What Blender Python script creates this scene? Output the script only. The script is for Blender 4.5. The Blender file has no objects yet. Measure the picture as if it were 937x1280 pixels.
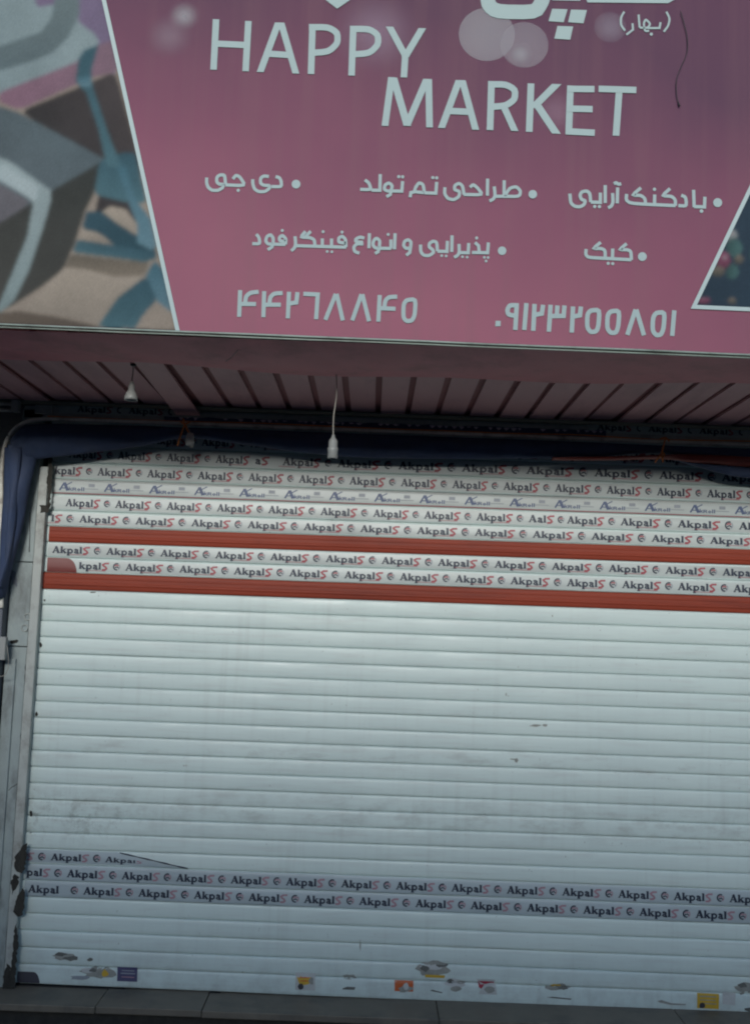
import bpy, bmesh, math, random
from mathutils import Vector, Matrix
random.seed(7)
R = math.radians
sc = bpy.context.scene
COL = sc.collection

# ------------------------------------------------------------------ camera
F_PX, PITCH, ROLL, DIST, EYE = 1350.0, R(6.15), 0.0365, 5.4, 2.04
fwd = Vector((0, math.cos(PITCH), math.sin(PITCH)))
_r0 = Vector((1, 0, 0)); _u0 = Vector((0, -math.sin(PITCH), math.cos(PITCH)))
right = _r0*math.cos(ROLL) + _u0*math.sin(ROLL)
up = _u0*math.cos(ROLL) - _r0*math.sin(ROLL)
CAM = Vector((0, -DIST, EYE))
cd = bpy.data.cameras.new('camera'); cam = bpy.data.objects.new('camera', cd); COL.objects.link(cam)
m = Matrix((right, up, -fwd)).transposed().to_4x4(); m.translation = CAM
cam.matrix_world = m
cd.sensor_fit = 'VERTICAL'; cd.sensor_height = 24.0; cd.lens = F_PX*24.0/1280.0
cd.clip_start = 0.05; cd.clip_end = 2000
sc.camera = cam

# ------------------------------------------------------------------ light
SUN_EL, SUN_AZ = 12.2, 183.0          # azimuth from +Y clockwise: low hazy sun across the street
w = bpy.data.worlds.new('World'); sc.world = w; w.use_nodes = True
nt = w.node_tree; nt.nodes.clear()
sky = nt.nodes.new('ShaderNodeTexSky'); sky.sky_type = 'NISHITA'; sky.sun_disc = False
sky.sun_elevation = R(SUN_EL); sky.sun_rotation = R(SUN_AZ)
sky.air_density = 1.0; sky.dust_density = 1.0; sky.ozone_density = 3.0
bg = nt.nodes.new('ShaderNodeBackground'); bg.inputs['Strength'].default_value = 0.10
ow = nt.nodes.new('ShaderNodeOutputWorld')
nt.links.new(sky.outputs[0], bg.inputs[0]); nt.links.new(bg.outputs[0], ow.inputs[0])
sl = bpy.data.lights.new('sun', 'SUN'); sl.energy = 1.5; sl.angle = R(13); sl.color = (1, 0.985, 0.96)
so = bpy.data.objects.new('sun', sl); COL.objects.link(so); so.location = (0, -20, 20)
sdir = Vector((math.sin(R(SUN_AZ))*math.cos(R(SUN_EL)), math.cos(R(SUN_AZ))*math.cos(R(SUN_EL)), math.sin(R(SUN_EL))))
so.rotation_euler = sdir.to_track_quat('Z', 'Y').to_euler()
sc.view_settings.view_transform = 'Standard'; sc.view_settings.look = 'None'
sc.view_settings.exposure = 0.88; sc.view_settings.gamma = 1.0
sc.view_settings.use_curve_mapping = False
sc.cycles.filter_width = 2.1            # the soft rendering of a phone lens

# ------------------------------------------------------------------ helpers
def ray(px, py):
    return right*((px-468.5)/F_PX) - up*((py-640.0)/F_PX) + fwd
def UP(px, py, y=0.0):
    d = ray(px, py); return CAM + d*((y-CAM.y)/d.y)
def UZ(px, py, z):
    d = ray(px, py); return CAM + d*((z-CAM.z)/d.z)

def tag(o, label=None, cat=None, group=None, kind=None):
    if label: o['label'] = label
    if cat: o['category'] = cat
    if group: o['group'] = group
    if kind: o['kind'] = kind
    return o
def empty(name, loc, label=None, cat=None, group=None):
    o = bpy.data.objects.new(name, None); COL.objects.link(o); o.location = loc
    o.empty_display_size = 0.1
    return tag(o, label, cat, group)
WLOC = {}
def world_loc(o):
    v = Vector(o.location)
    return v if o.parent is None else (v if o.type == 'EMPTY' else world_loc(o.parent))
def link(name, me, mats, parent=None, smooth=False):
    for x in (mats if isinstance(mats, (list, tuple)) else [mats]): me.materials.append(x)
    if smooth:
        for p in me.polygons: p.use_smooth = True
    o = bpy.data.objects.new(name, me); COL.objects.link(o)
    if parent is not None:
        o.parent = parent
        root = parent
        while root.parent is not None: root = root.parent
        if parent is root: o.matrix_parent_inverse = Matrix.Translation(root.location).inverted() if root.type == 'EMPTY' else Matrix()
        # a sub-part's parent mesh already has the identity as its world matrix
    return o
def obj_bm(name, bm, mats, parent=None, smooth=False, bevel=0):
    if bevel:
        bmesh.ops.bevel(bm, geom=list(bm.edges), offset=bevel, segments=2, affect='EDGES', profile=0.5)
    bmesh.ops.recalc_face_normals(bm, faces=bm.faces)
    me = bpy.data.meshes.new(name); bm.to_mesh(me); bm.free()
    return link(name, me, mats, parent, smooth)
def add_box(bm, x0, x1, y0, y1, z0, z1, mi=0):
    v = [bm.verts.new((x, y, z)) for x in (x0, x1) for y in (y0, y1) for z in (z0, z1)]
    for f in ((0,1,3,2),(4,6,7,5),(0,4,5,1),(2,3,7,6),(0,2,6,4),(1,5,7,3)):
        bm.faces.new([v[i] for i in f]).material_index = mi
def box(name, x0, x1, y0, y1, z0, z1, mat, parent=None, bevel=0):
    bm = bmesh.new(); add_box(bm, x0, x1, y0, y1, z0, z1)
    return obj_bm(name, bm, mat, parent, False, bevel)
def add_tube(bm, pts, r, n=8, mi=0, caps=True):
    pts = [Vector(p) for p in pts]; rings = []
    for i, p in enumerate(pts):
        t = (pts[min(i+1, len(pts)-1)] - pts[max(i-1, 0)]).normalized()
        a = Vector((0, 0, 1)) if abs(t.z) < .9 else Vector((1, 0, 0))
        u = t.cross(a).normalized(); v = t.cross(u)
        rr = r[i] if isinstance(r, (list, tuple)) else r
        rings.append([bm.verts.new(p + (u*math.cos(2*math.pi*k/n) + v*math.sin(2*math.pi*k/n))*rr) for k in range(n)])
    for a, b in zip(rings, rings[1:]):
        for k in range(n):
            f = bm.faces.new((a[k], a[(k+1) % n], b[(k+1) % n], b[k])); f.smooth = True; f.material_index = mi
    if caps:
        bm.faces.new(rings[0]).material_index = mi; bm.faces.new(rings[-1][::-1]).material_index = mi
def add_lathe(bm, c, prof, n=24, mi=0):
    rings = [[bm.verts.new((c[0]+r*math.cos(2*math.pi*k/n), c[1]+r*math.sin(2*math.pi*k/n), c[2]+z)) for k in range(n)] for r, z in prof]
    for a, b in zip(rings, rings[1:]):
        for k in range(n):
            f = bm.faces.new((a[k], a[(k+1) % n], b[(k+1) % n], b[k])); f.smooth = True; f.material_index = mi
    bm.faces.new(rings[0]); bm.faces.new(rings[-1][::-1])
def spline(pts, n=8):
    pts = [Vector(p) for p in pts]; out = []
    for i in range(len(pts)-1):
        p0, p1, p2, p3 = pts[max(i-1, 0)], pts[i], pts[i+1], pts[min(i+2, len(pts)-1)]
        for k in range(n):
            t = k/n
            out.append(0.5*((2*p1) + (p2-p0)*t + (2*p0-5*p1+4*p2-p3)*t*t + (3*p1-p0-3*p2+p3)*t**3))
    out.append(pts[-1]); return out

# ------------------------------------------------------------------ materials
def nodes(name):
    mt = bpy.data.materials.new(name); mt.use_nodes = True
    n = mt.node_tree; b = n.nodes['Principled BSDF']; return mt, n, b
def rgb(c): return (c[0], c[1], c[2], 1)
def mat(name, col, rough=0.5, var=0.12, scale=8.0, bump=0.0, bscale=60.0, metal=0.0, dirt=None, dirt_amt=0.0, dscale=3.0, spec=0.5, stretch=(1,1,1)):
    mt, n, b = nodes(name); L = n.links
    tc = n.nodes.new('ShaderNodeNewGeometry')
    mp = n.nodes.new('ShaderNodeMapping'); mp.inputs['Scale'].default_value = stretch
    L.new(tc.outputs['Position'], mp.inputs[0])
    nz = n.nodes.new('ShaderNodeTexNoise'); nz.inputs['Scale'].default_value = scale; nz.inputs['Detail'].default_value = 6
    L.new(mp.outputs[0], nz.inputs['Vector'])
    mx = n.nodes.new('ShaderNodeMix'); mx.data_type = 'RGBA'
    mx.inputs[6].default_value = rgb([max(0, c*(1-var)) for c in col]); mx.inputs[7].default_value = rgb([min(1, c*(1+var)) for c in col])
    L.new(nz.outputs['Fac'], mx.inputs[0]); out = mx.outputs[2]
    if dirt:
        n2 = n.nodes.new('ShaderNodeTexNoise'); n2.inputs['Scale'].default_value = dscale; n2.inputs['Detail'].default_value = 9; n2.inputs['Roughness'].default_value = .65
        L.new(mp.outputs[0], n2.inputs['Vector'])
        rp = n.nodes.new('ShaderNodeValToRGB'); rp.color_ramp.elements[0].position = .48; rp.color_ramp.elements[1].position = .72
        rp.color_ramp.elements[0].color = (0,0,0,1); rp.color_ramp.elements[1].color = (dirt_amt,)*3+(1,)
        L.new(n2.outputs['Fac'], rp.inputs[0])
        m2 = n.nodes.new('ShaderNodeMix'); m2.data_type = 'RGBA'; m2.inputs[7].default_value = rgb(dirt)
        L.new(rp.outputs[0], m2.inputs[0]); L.new(out, m2.inputs[6]); out = m2.outputs[2]
    L.new(out, b.inputs['Base Color'])
    b.inputs['Roughness'].default_value = rough; b.inputs['Metallic'].default_value = metal
    b.inputs['Specular IOR Level'].default_value = spec
    if bump:
        n3 = n.nodes.new('ShaderNodeTexNoise'); n3.inputs['Scale'].default_value = bscale; n3.inputs['Detail'].default_value = 5
        L.new(mp.outputs[0], n3.inputs['Vector'])
        bp = n.nodes.new('ShaderNodeBump'); bp.inputs['Strength'].default_value = bump; bp.inputs['Distance'].default_value = 0.01
        L.new(n3.outputs['Fac'], bp.inputs['Height']); L.new(bp.outputs[0], b.inputs['Normal'])
    return mt

M = {}
M['asphalt'] = mat('asphalt', (.05,.05,.052), .9, .3, 30, .4, 200)
M['paving'] = mat('paving', (.17,.165,.16), .85, .3, 6, .3, 90, dirt=(.09,.09,.085), dirt_amt=.6)
M['marble'] = mat('marble', (.145,.125,.095), .55, .25, 9, .05, 60, dirt=(.05,.05,.045), dirt_amt=.75, dscale=5)
M['wall'] = mat('wall', (.16,.15,.14), .9, .25, 5, .3, 80, dirt=(.05,.05,.05), dirt_amt=.7)
M['header'] = mat('header', (.42,.43,.41), .6, .2, 6, 0, dirt=(.06,.06,.06), dirt_amt=.8)
M['pillar'] = mat('pillar', (.265,.315,.31), .6, .18, 14, .3, 45, dirt=(.10,.11,.11), dirt_amt=.9, dscale=6, stretch=(1.6,1,.8))
M['rail'] = mat('rail', (.34,.37,.35), .5, .14, 10, .08, 40, dirt=(.12,.11,.09), dirt_amt=.75, dscale=9)
M['grime'] = mat('grime', (.026,.025,.021), .9, .7, 22, .3, 90)
M['dark_metal'] = mat('dark_metal', (.10,.12,.15), .5, .25, 12, .05, 60, dirt=(.03,.03,.035), dirt_amt=.8, stretch=(1,1,.3))
M['red_paint'] = mat('red_paint', (.25,.045,.024), .5, spec=.15, var=.22, scale=6, bump=0, dirt=(.10,.025,.02), dirt_amt=.8, dscale=3, stretch=(.4,1,4))
M['tape'] = mat('tape', (.43,.48,.465), .4, .10, 7, 0, dirt=(.25,.27,.26), dirt_amt=.65, stretch=(.4,1,3))
M['grey_tape'] = mat('grey_tape', (.345,.415,.44), .45, .08, 8, 0, dirt=(.22,.265,.28), dirt_amt=.6, stretch=(.4,1,3))
M['ink'] = mat('ink', (.010,.020,.042), .5, .25, 25)
M['ink_red'] = mat('ink_red', (.30,.055,.070), .5, .15, 25)
M['ink_pink'] = mat('ink_pink', (.30,.18,.215), .5, .2, 25)
M['ink_blue'] = mat('ink_blue', (.05,.08,.17), .5, .2, 25)
M['ink_grey'] = mat('ink_grey', (.24,.27,.30), .5, .15, 25)
M['tarp'] = mat('tarp', (.026,.044,.095), .8, .4, 9, .6, 16, dirt=(.05,.058,.08), dirt_amt=.5, dscale=6)
M['tarp_red'] = mat('tarp_red', (.20,.035,.022), .55, .25, 9, .3, 22)
M['pipe'] = mat('pipe', (.60,.59,.52), .5, .2, 14, .05, 80, dirt=(.10,.07,.05), dirt_amt=.8, dscale=8)
M['orange'] = mat('orange', (.50,.17,.035), .7, .2, 30, .3, 200)
M['socket'] = mat('socket', (.24,.25,.24), .4, .08, 20)
M['cord'] = mat('cord', (.26,.25,.22), .6, .1, 20)
M['black'] = mat('black', (.012,.012,.013), .6, .3, 20)
M['soffit'] = mat('soffit', (.48,.26,.27), .5, .15, 3, .05, 18, dirt=(.10,.05,.055), dirt_amt=.6, dscale=3, stretch=(1,.3,1))
M['soffit_dark'] = mat('soffit_dark', (.27,.10,.105), .7, .2, 5)
M['wrap'] = mat('wrap', (.56,.17,.195), .55, .15, 4, .12, 9, dirt=(.10,.04,.045), dirt_amt=.5, dscale=4)
M['edge'] = mat('edge', (.20,.25,.22), .4, .25, 20, 0, dirt=(.05,.06,.05), dirt_amt=.8, dscale=10)
M['sheet_metal'] = mat('sheet_metal', (.30,.30,.30), .5, .1, 5, metal=.6)
M['letter'] = mat('letter', (.27,.35,.35), .6, .05, 6, spec=.25)
M['line'] = mat('line', (.33,.41,.41), .6, .05, 6, spec=.25)

def sign_mat():
    mt, n, b = nodes('banner_pink'); L = n.links
    g = n.nodes.new('ShaderNodeNewGeometry'); sp = n.nodes.new('ShaderNodeSeparateXYZ'); L.new(g.outputs['Position'], sp.inputs[0])
    mr = n.nodes.new('ShaderNodeMapRange'); mr.inputs[1].default_value = SIGN_Z; mr.inputs[2].default_value = SIGN_Z+1.35
    L.new(sp.outputs['Z'], mr.inputs[0])
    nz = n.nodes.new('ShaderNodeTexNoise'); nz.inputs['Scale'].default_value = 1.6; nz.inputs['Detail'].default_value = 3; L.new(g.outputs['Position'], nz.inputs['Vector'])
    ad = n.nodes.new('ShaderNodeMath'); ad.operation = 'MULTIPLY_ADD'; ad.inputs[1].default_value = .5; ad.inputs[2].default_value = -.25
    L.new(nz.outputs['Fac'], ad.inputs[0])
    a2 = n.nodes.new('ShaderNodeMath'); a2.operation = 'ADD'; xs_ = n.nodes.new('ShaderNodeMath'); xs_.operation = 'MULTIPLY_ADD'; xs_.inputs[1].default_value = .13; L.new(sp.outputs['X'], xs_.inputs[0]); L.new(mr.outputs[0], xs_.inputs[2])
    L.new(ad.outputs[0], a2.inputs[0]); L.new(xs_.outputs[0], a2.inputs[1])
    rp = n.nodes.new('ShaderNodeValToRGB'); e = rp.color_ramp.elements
    e[0].position = 0; e[0].color = (.235,.074,.112,1); e[1].position = 1; e[1].color = (.070,.026,.054,1)  # print gradient, its dark top right deepened by vignette painted into the colour
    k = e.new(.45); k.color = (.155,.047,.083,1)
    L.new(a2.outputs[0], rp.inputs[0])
    # faint rain streaks down the vinyl
    mp = n.nodes.new('ShaderNodeMapping'); mp.inputs['Scale'].default_value = (14, 1, .5); L.new(g.outputs['Position'], mp.inputs[0])
    st = n.nodes.new('ShaderNodeTexNoise'); st.inputs['Scale'].default_value = 1.0; st.inputs['Detail'].default_value = 5; L.new(mp.outputs[0], st.inputs['Vector'])
    sr = n.nodes.new('ShaderNodeMapRange'); sr.inputs[1].default_value = .45; sr.inputs[2].default_value = .8; sr.inputs[3].default_value = 0; sr.inputs[4].default_value = .3
    L.new(st.outputs['Fac'], sr.inputs[0])
    mx = n.nodes.new('ShaderNodeMix'); mx.data_type = 'RGBA'; mx.inputs[7].default_value = (.15,.08,.09,1)
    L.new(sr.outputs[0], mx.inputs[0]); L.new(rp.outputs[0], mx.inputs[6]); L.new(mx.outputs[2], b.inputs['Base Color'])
    b.inputs['Roughness'].default_value = .62; b.inputs['Specular IOR Level'].default_value = .25
    n3 = n.nodes.new('ShaderNodeTexNoise'); n3.inputs['Scale'].default_value = 3; n3.inputs['Detail'].default_value = 2
    L.new(g.outputs['Position'], n3.inputs['Vector'])
    bp = n.nodes.new('ShaderNodeBump'); bp.inputs['Strength'].default_value = .12; bp.inputs['Distance'].default_value = .03
    L.new(n3.outputs['Fac'], bp.inputs['Height']); L.new(bp.outputs[0], b.inputs['Normal'])
    return mt

def glow_mat(name, col, alpha, soft):
    """printed bokeh disc: printed ink fading out at its rim"""
    mt, n, b = nodes(name); L = n.links
    tc = n.nodes.new('ShaderNodeTexCoord')
    ln = n.nodes.new('ShaderNodeVectorMath'); ln.operation = 'LENGTH'; L.new(tc.outputs['Object'], ln.inputs[0])
    mr = n.nodes.new('ShaderNodeMapRange'); mr.interpolation_type = 'SMOOTHSTEP'
    mr.inputs[1].default_value = soft; mr.inputs[2].default_value = 0.0; mr.inputs[3].default_value = 0; mr.inputs[4].default_value = alpha
    L.new(ln.outputs['Value'], mr.inputs[0]); L.new(mr.outputs[0], b.inputs['Alpha'])
    b.inputs['Base Color'].default_value = rgb(col); b.inputs['Roughness'].default_value = .5
    return mt

def shutter_mat():
    mt, n, b = nodes('shutter_white'); L = n.links
    g = n.nodes.new('ShaderNodeNewGeometry'); sp = n.nodes.new('ShaderNodeSeparateXYZ'); L.new(g.outputs['Position'], sp.inputs[0])
    def noise(scale, stretch, detail=6, rough=.6):
        mp = n.nodes.new('ShaderNodeMapping'); mp.inputs['Scale'].default_value = stretch; L.new(g.outputs['Position'], mp.inputs[0])
        z = n.nodes.new('ShaderNodeTexNoise'); z.inputs['Scale'].default_value = scale; z.inputs['Detail'].default_value = detail; z.inputs['Roughness'].default_value = rough
        L.new(mp.outputs[0], z.inputs['Vector']); return z.outputs['Fac']
    def mrange(s, a, c, lo, hi):
        r = n.nodes.new('ShaderNodeMapRange'); r.inputs[1].default_value = a; r.inputs[2].default_value = c; r.inputs[3].default_value = lo; r.inputs[4].default_value = hi
        L.new(s, r.inputs[0]); return r.outputs[0]
    def mul(a, c):
        x = n.nodes.new('ShaderNodeMath'); x.operation = 'MULTIPLY'; L.new(a, x.inputs[0])
        if isinstance(c, float): x.inputs[1].default_value = c
        else: L.new(c, x.inputs[1])
        return x.outputs[0]
    def mix(f, a, col):
        x = n.nodes.new('ShaderNodeMix'); x.data_type = 'RGBA'; L.new(f, x.inputs[0]); x.inputs[7].default_value = rgb(col)
        if isinstance(a, tuple): x.inputs[6].default_value = rgb(a)
        else: L.new(a, x.inputs[6])
        return x.outputs[2]
    c = mix(mrange(noise(2.0, (1,1,3)), .3, .75, 0, .5), (.56,.665,.635), (.45,.545,.535))
    c = mix(mrange(noise(7.0, (.5,1,5), 8), .52, .78, 0, .45), c, (.40,.42,.41))           # handling smears
    def band(zc, h):                                                                        # soft band round a height
        a = mrange(sp.outputs['Z'], zc-h, zc, 0, 1); d = mrange(sp.outputs['Z'], zc, zc+h, 1, 0)
        return mul(a, d)
    zc = UP(300, 1012).z
    f = mul(band(zc, .14), mrange(noise(6.5, (1,1,2.2), 9, .7), .47, .68, 0, .6))
    c = mix(f, c, (.255,.27,.255))
    f = mul(band(UP(700, 955).z, .10), mrange(noise(5.0, (1,1,3), 9, .7), .5, .68, 0, .5))
    c = mix(f, c, (.28,.29,.28))
    sx = mrange(sp.outputs['X'], UP(215,1020).x, UP(120,1020).x, 0, 1)
    f = mul(mul(band(UP(150,1022).z, .16), sx), mrange(noise(16, (1,1,1), 9, .75), .49, .64, 0, .7))
    c = mix(f, c, (.17,.185,.17))
    c = mix(mul(mrange(noise(1.0, (26,1,.7), 6, .6), .50, .74, 0, .30), mrange(noise(2.2, (1,1,1), 4), .42, .62, 0, 1)), c, (.33,.355,.345))   # old drip marks
    c = mix(mrange(noise(3.0, (.25,1,45), 5, .6), .55, .75, 0, .28), c, (.36,.40,.39))      # fine lengthwise scratches
    f = mrange(noise(55, (1,1,1), 3), .70, .76, 0, .55)                                     # fly specks
    c = mix(f, c, (.12,.12,.11))
    c = mix(mul(band(.2, .34), mrange(noise(8, (1,1,1), 8, .7), .45, .7, 0, .5)), c, (.20,.20,.19))
    L.new(c, b.inputs['Base Color'])
    L.new(mrange(noise(5, (.6,1,3)), .3, .7, .34, .55), b.inputs['Roughness'])
    return mt

# ------------------------------------------------------------------ key dimensions (from the photograph, on real planes)
SOF_Z = UP(468, 522, 0.0).z                      # soffit height where it meets the wall
lo, hi = .5, 2.5
for _ in range(40):
    mid = (lo+hi)/2
    if UP(468, 428, -mid).z > SOF_Z: lo = mid
    else: hi = mid
SIGN_Y = -lo; SIGN_Z = SOF_Z - 0.005
print('SIGN', SIGN_Y, SOF_Z, [UP(x, y).x for x, y in ((68,590),(57,737),(54,760),(34.7,1060),(22,1228))])
M['banner'] = sign_mat(); M['white'] = shutter_mat()

# ------------------------------------------------------------------ ground
road = bmesh.new(); v = [road.verts.new(p) for p in ((-300,-600,-.14),(300,-600,-.14),(300,60,-.14),(-300,60,-.14))]; road.faces.new(v)
tag(obj_bm('road', road, M['asphalt']), kind='structure')
tag(box('pavement', -30, 30, -3.4, 0.3, -.3, 0, M['paving']), kind='structure')
bm = bmesh.new()
for k in range(-30, 30): add_box(bm, k, k+.985, -3.55, -3.404, -.3, .012)
tag(obj_bm('kerb', bm, M['marble'], bevel=.008), kind='structure')

# unseen row of houses, added behind the camera to shape the light: its roof line keeps the low sun off the foot of the shutter
root = empty('added_opposite_building', (0, -17, 0), 'unseen plain grey building added across the street to shade the shutter foot', 'building')
OPP_H = 1.47 + 16.0*math.tan(R(SUN_EL))
bm = bmesh.new(); add_box(bm, -26, 26, -26, -16, -.139, OPP_H)
obj_bm('wall', bm, M['wall'], root)
box('roof_edge', -26.1, 26.1, -26.1, -15.9, OPP_H+.002, OPP_H+.2, M['header'], root)
for k in range(-6, 7):
    w_ = box('window', k*4-.8, k*4+.8, -15.995, -15.97, 3.6, 5.2, M['black'], root)

# ------------------------------------------------------------------ doorstep slab
STEP_Z = UP(468, 1247).z
STEP_Y = UZ(468, 1271, STEP_Z).y
root = empty('doorstep', (0, STEP_Y, 0), 'long grey stone doorstep slabs under the closed shutter', 'doorstep')
joints = [-6.0, UP(-260,1262,STEP_Y).x, UP(119,1262,STEP_Y).x, UP(252,1262,STEP_Y).x, UP(549,1262,STEP_Y).x, UP(860,1262,STEP_Y).x, 2.7, 6.0]
for k, (a, b) in enumerate(zip(joints, joints[1:])):
    dz = random.uniform(-.002, .002)
    box('slab', a+.0015, b-.0015, STEP_Y, .12, STEP_Z-.032+dz, STEP_Z+dz, M['marble'], root, .004)
box('riser', -6, 6, STEP_Y+.03, .10, 0.0, STEP_Z-.036, M['grime'], root)

# ------------------------------------------------------------------ building
XL = UP(52, 800).x            # left side of the curtain
XR = 2.55
RAIL_L = UP(37, 835).x
PIL_L = UP(9, 835).x
root = empty('shop_building', (0, .3, 0), 'grey rendered shop front wall around the roller shutter', 'building')
bm = bmesh.new()
add_box(bm, -9, PIL_L, .02, .6, 0, 9)
add_box(bm, XR+.25, 9, .02, .6, 0, 9)
add_box(bm, PIL_L, XR+.25, .02, .6, SOF_Z-.02, 9)
obj_bm('wall', bm, M['wall'], root)
box('interior_wall', PIL_L+.002, XR+.248, .5, .6, 0, SOF_Z-.03, M['black'], root)

# left pillar: painted plates, peeling
root = empty('shop_pillar', ((PIL_L+RAIL_L)/2, 0, 0), 'narrow pale painted steel pillar with peeling paint left of the shutter', 'pillar')
zj1 = UP(30, 703).z; zj2 = UP(30, 808).z
px0, px1 = PIL_L+.004, RAIL_L-.003
bm = bmesh.new()
for a, b in ((STEP_Z, zj2-.002), (zj2+.002, zj1-.002), (zj1+.002, SOF_Z-.03)):
    add_box(bm, px0, px1, -.05, .25, a, b)
obj_bm('plate', bm, M['pillar'], root, bevel=.003)
bm = bmesh.new()                                     # raised frame on the lower plate
xa = px0+.004; xb = UP(21, 830, -.05).x
add_box(bm, xa, xb, -.062, -.0505, STEP_Z+.02, UP(15, 823, -.05).z)
obj_bm('raised_frame', bm, M['pillar'], root, bevel=.004)
for (cx, cy) in ((35, 771), (31.5, 785)):            # lock rosettes
    c = UP(cx, cy, -.052); bm = bmesh.new()
    ring = [(c.x+.016*math.cos(a*math.pi/10), -.055, c.z+.016*math.sin(a*math.pi/10)) for a in range(21)]
    add_tube(bm, ring, .0035, 6)
    obj_bm('rosette', bm, M['rail'], root)
def crack(pts, wdt, y, mt, parent, name):
    bm = bmesh.new(); P = [UP(a, b, y) for a, b in pts]; add_tube(bm, P, wdt, 4); return obj_bm(name, bm, mt, parent)
def jitter_line(pts, n, amp):
    out = []
    for (a, b), (c, d) in zip(pts, pts[1:]):
        for k in range(n):
            t = k/n; out.append((a+(c-a)*t+random.uniform(-amp, amp), b+(d-b)*t))
    out.append(pts[-1]); return out
crack(jitter_line([(33,830),(32,860),(31,900),(27,920),(28,960),(26,978),(24,985),(22,1060)], 6, 1.3), .0016, -.0505, M['black'], root, 'paint_crack')
crack(jitter_line([(26,978),(15,984),(11,988)], 5, .6), .0014, -.0505, M['black'], root, 'paint_crack')
crack(jitter_line([(38,640),(37,690)], 6, .5), .002, -.0505, M['black'], root, 'paint_crack')
# torn poster remnants and rust, as thin irregular chips
def blob(cx, cy, rx, ry, y, mt, parent, name, n=18, th=.0012, ang=0, seed=None, jag=.3):
    rnd = random.Random(seed if seed is not None else cx*13+cy)
    bm = bmesh.new(); ps = []
    for k in range(n):
        a = 2*math.pi*k/n; q = 1+rnd.uniform(-jag, jag)
        dx, dy = rx*q*math.cos(a), ry*q*math.sin(a)
        ps.append(UP(cx+dx*math.cos(ang)-dy*math.sin(ang), cy+dx*math.sin(ang)+dy*math.cos(ang), y))
    f = bm.faces.new([bm.verts.new(p) for p in ps]); f.normal_update()
    r = bmesh.ops.extrude_face_region(bm, geom=[f])
    for e in r['geom']:
        if isinstance(e, bmesh.types.BMVert): e.co.y += th
    for f in bm.faces: f.normal_update()
    bmesh.ops.triangulate(bm, faces=[f for f in bm.faces if len(f.verts) > 4])
    return obj_bm(name, bm, mt, parent)
blob(17, 722, 4, 12, -.0535, M['dark_metal'], root, 'torn_sticker', seed=3, ang=-.25)
blob(18, 802, 5, 2.4, -.0535, M['grime'], root, 'stain', seed=4)
blob(41.5, 808, 2, 3, -.0535, mat('rust', (.16,.06,.02), .9, .3, 40), root, 'rust_spot', seed=5)

# neighbour's steel door frame left of the pillar
root = empty('steel_door_frame', (PIL_L-.1, -.05, 0), 'dark blue grey steel frame of the neighbouring shop, at the far left', 'door frame')
fx = PIL_L
box('frame_post', fx-.055, fx, -.12, .02, 0, SOF_Z-.5, M['dark_metal'], root, .004)
box('frame_post', fx-.115, fx-.06, -.09, .02, 0, SOF_Z-.5, M['dark_metal'], root, .004)
box('door_leaf', fx-1.1, fx-.12, -.05, .018, 0.02, SOF_Z-.5, M['dark_metal'], root, .004)
box('frame_top', fx-1.1, fx, -.10, .019, SOF_Z-.498, SOF_Z-.44, M['dark_metal'], root, .004)
# small junction box with a looped wire
c = UP(4, 812, -.14)
root = empty('junction_box', c, 'small beige electric box with a looped wire beside the pillar', 'electric box')
box('housing', c.x-.06, c.x+.016, -.155, -.12, c.z-.05, c.z+.062, M['socket'], root, .004)
bm = bmesh.new()
add_tube(bm, spline([UP(9,806,-.16), UP(11,825,-.165), UP(9.5,838,-.165), UP(4,845,-.16), UP(-6,845,-.158)], 6), .002, 6)
obj_bm('wire', bm, M['cord'], root)

# ------------------------------------------------------------------ roller shutter
left = [497,516,536,556.5,577.5,598.5,617.5,638,657.3,677.3,696,715,736.2,755.6,775.6,795.6,815.8,835.7,855.7,876,896.4,916.8,937.4,957.8,978,998.4,1019,1039.3,1059.6,1078.6,1099.2,1120,1140.6,1161.6,1182.7,1204,1228.8]
rightb = [526,546,566.5,587.5,608.5,629.5,648,668,686.5,706.4,725.9,746.4,766.9,787.4,807.8,828.2,848.6,869,889.2,909.3,929.6,949.9,970,990.4,1010.8,1030.8,1050.9,1071.2,1091.7,1112,1133.5,1155,1176,1198,1220.4,1242,1267]
NB = len(left)
edges = []
for k in range(NB):
    xl = 72 - (left[k]-560)*.073
    a = UP(xl, left[k]); b = UP(937, rightb[k]); s = (b.z-a.z)/(b.x-a.x); edges.append((a.z - s*a.x, s))
def zline(k, x): return edges[k][0] + edges[k][1]*x
PROF = [(0,.004),(.022,-.0060),(.06,-.0080),(.20,-.0091),(.34,-.0100),(.38,-.0102),(.6,-.0104),(.8,-.0099),(.92,-.0089),(.98,-.0064),(1,.004)]
def yprof(v):
    for (a, ya), (b, yb) in zip(PROF, PROF[1:]):
        if v <= b: return ya+(yb-ya)*(v-a)/(b-a)
    return PROF[-1][1]
ph = [(random.uniform(0, 6), random.uniform(.5, 1.2), random.uniform(0, 6)) for _ in range(NB)]
def dent(row, x):
    p, q, r = ph[row]; d = .0028*math.sin(x*q*1.7+p) + .0014*math.sin(x*4.1*q+r) + .0006*math.sin(x*11.3*q+p*2)
    for (dr, dx, dw, da) in DENTS:
        if abs(dr-row) < 1.5: d += da*math.exp(-((x-dx)/dw)**2)*(1 if dr == row else .5)
    return d
DENTS = [(random.randint(12, NB-4), random.uniform(-1.5, 1.8), random.uniform(.04, .13), random.uniform(-.003, .005)) for _ in range(26)]
def S(row, x, v, proud=0.0):
    """point on slat row (between edges row and row+1); v = 0 at the bottom, 1 at the top"""
    z0, z1 = zline(row+1, x), zline(row, x)
    return Vector((x, yprof(v) + dent(row, x) - proud, z0 + (z1-z0)*v))
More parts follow.
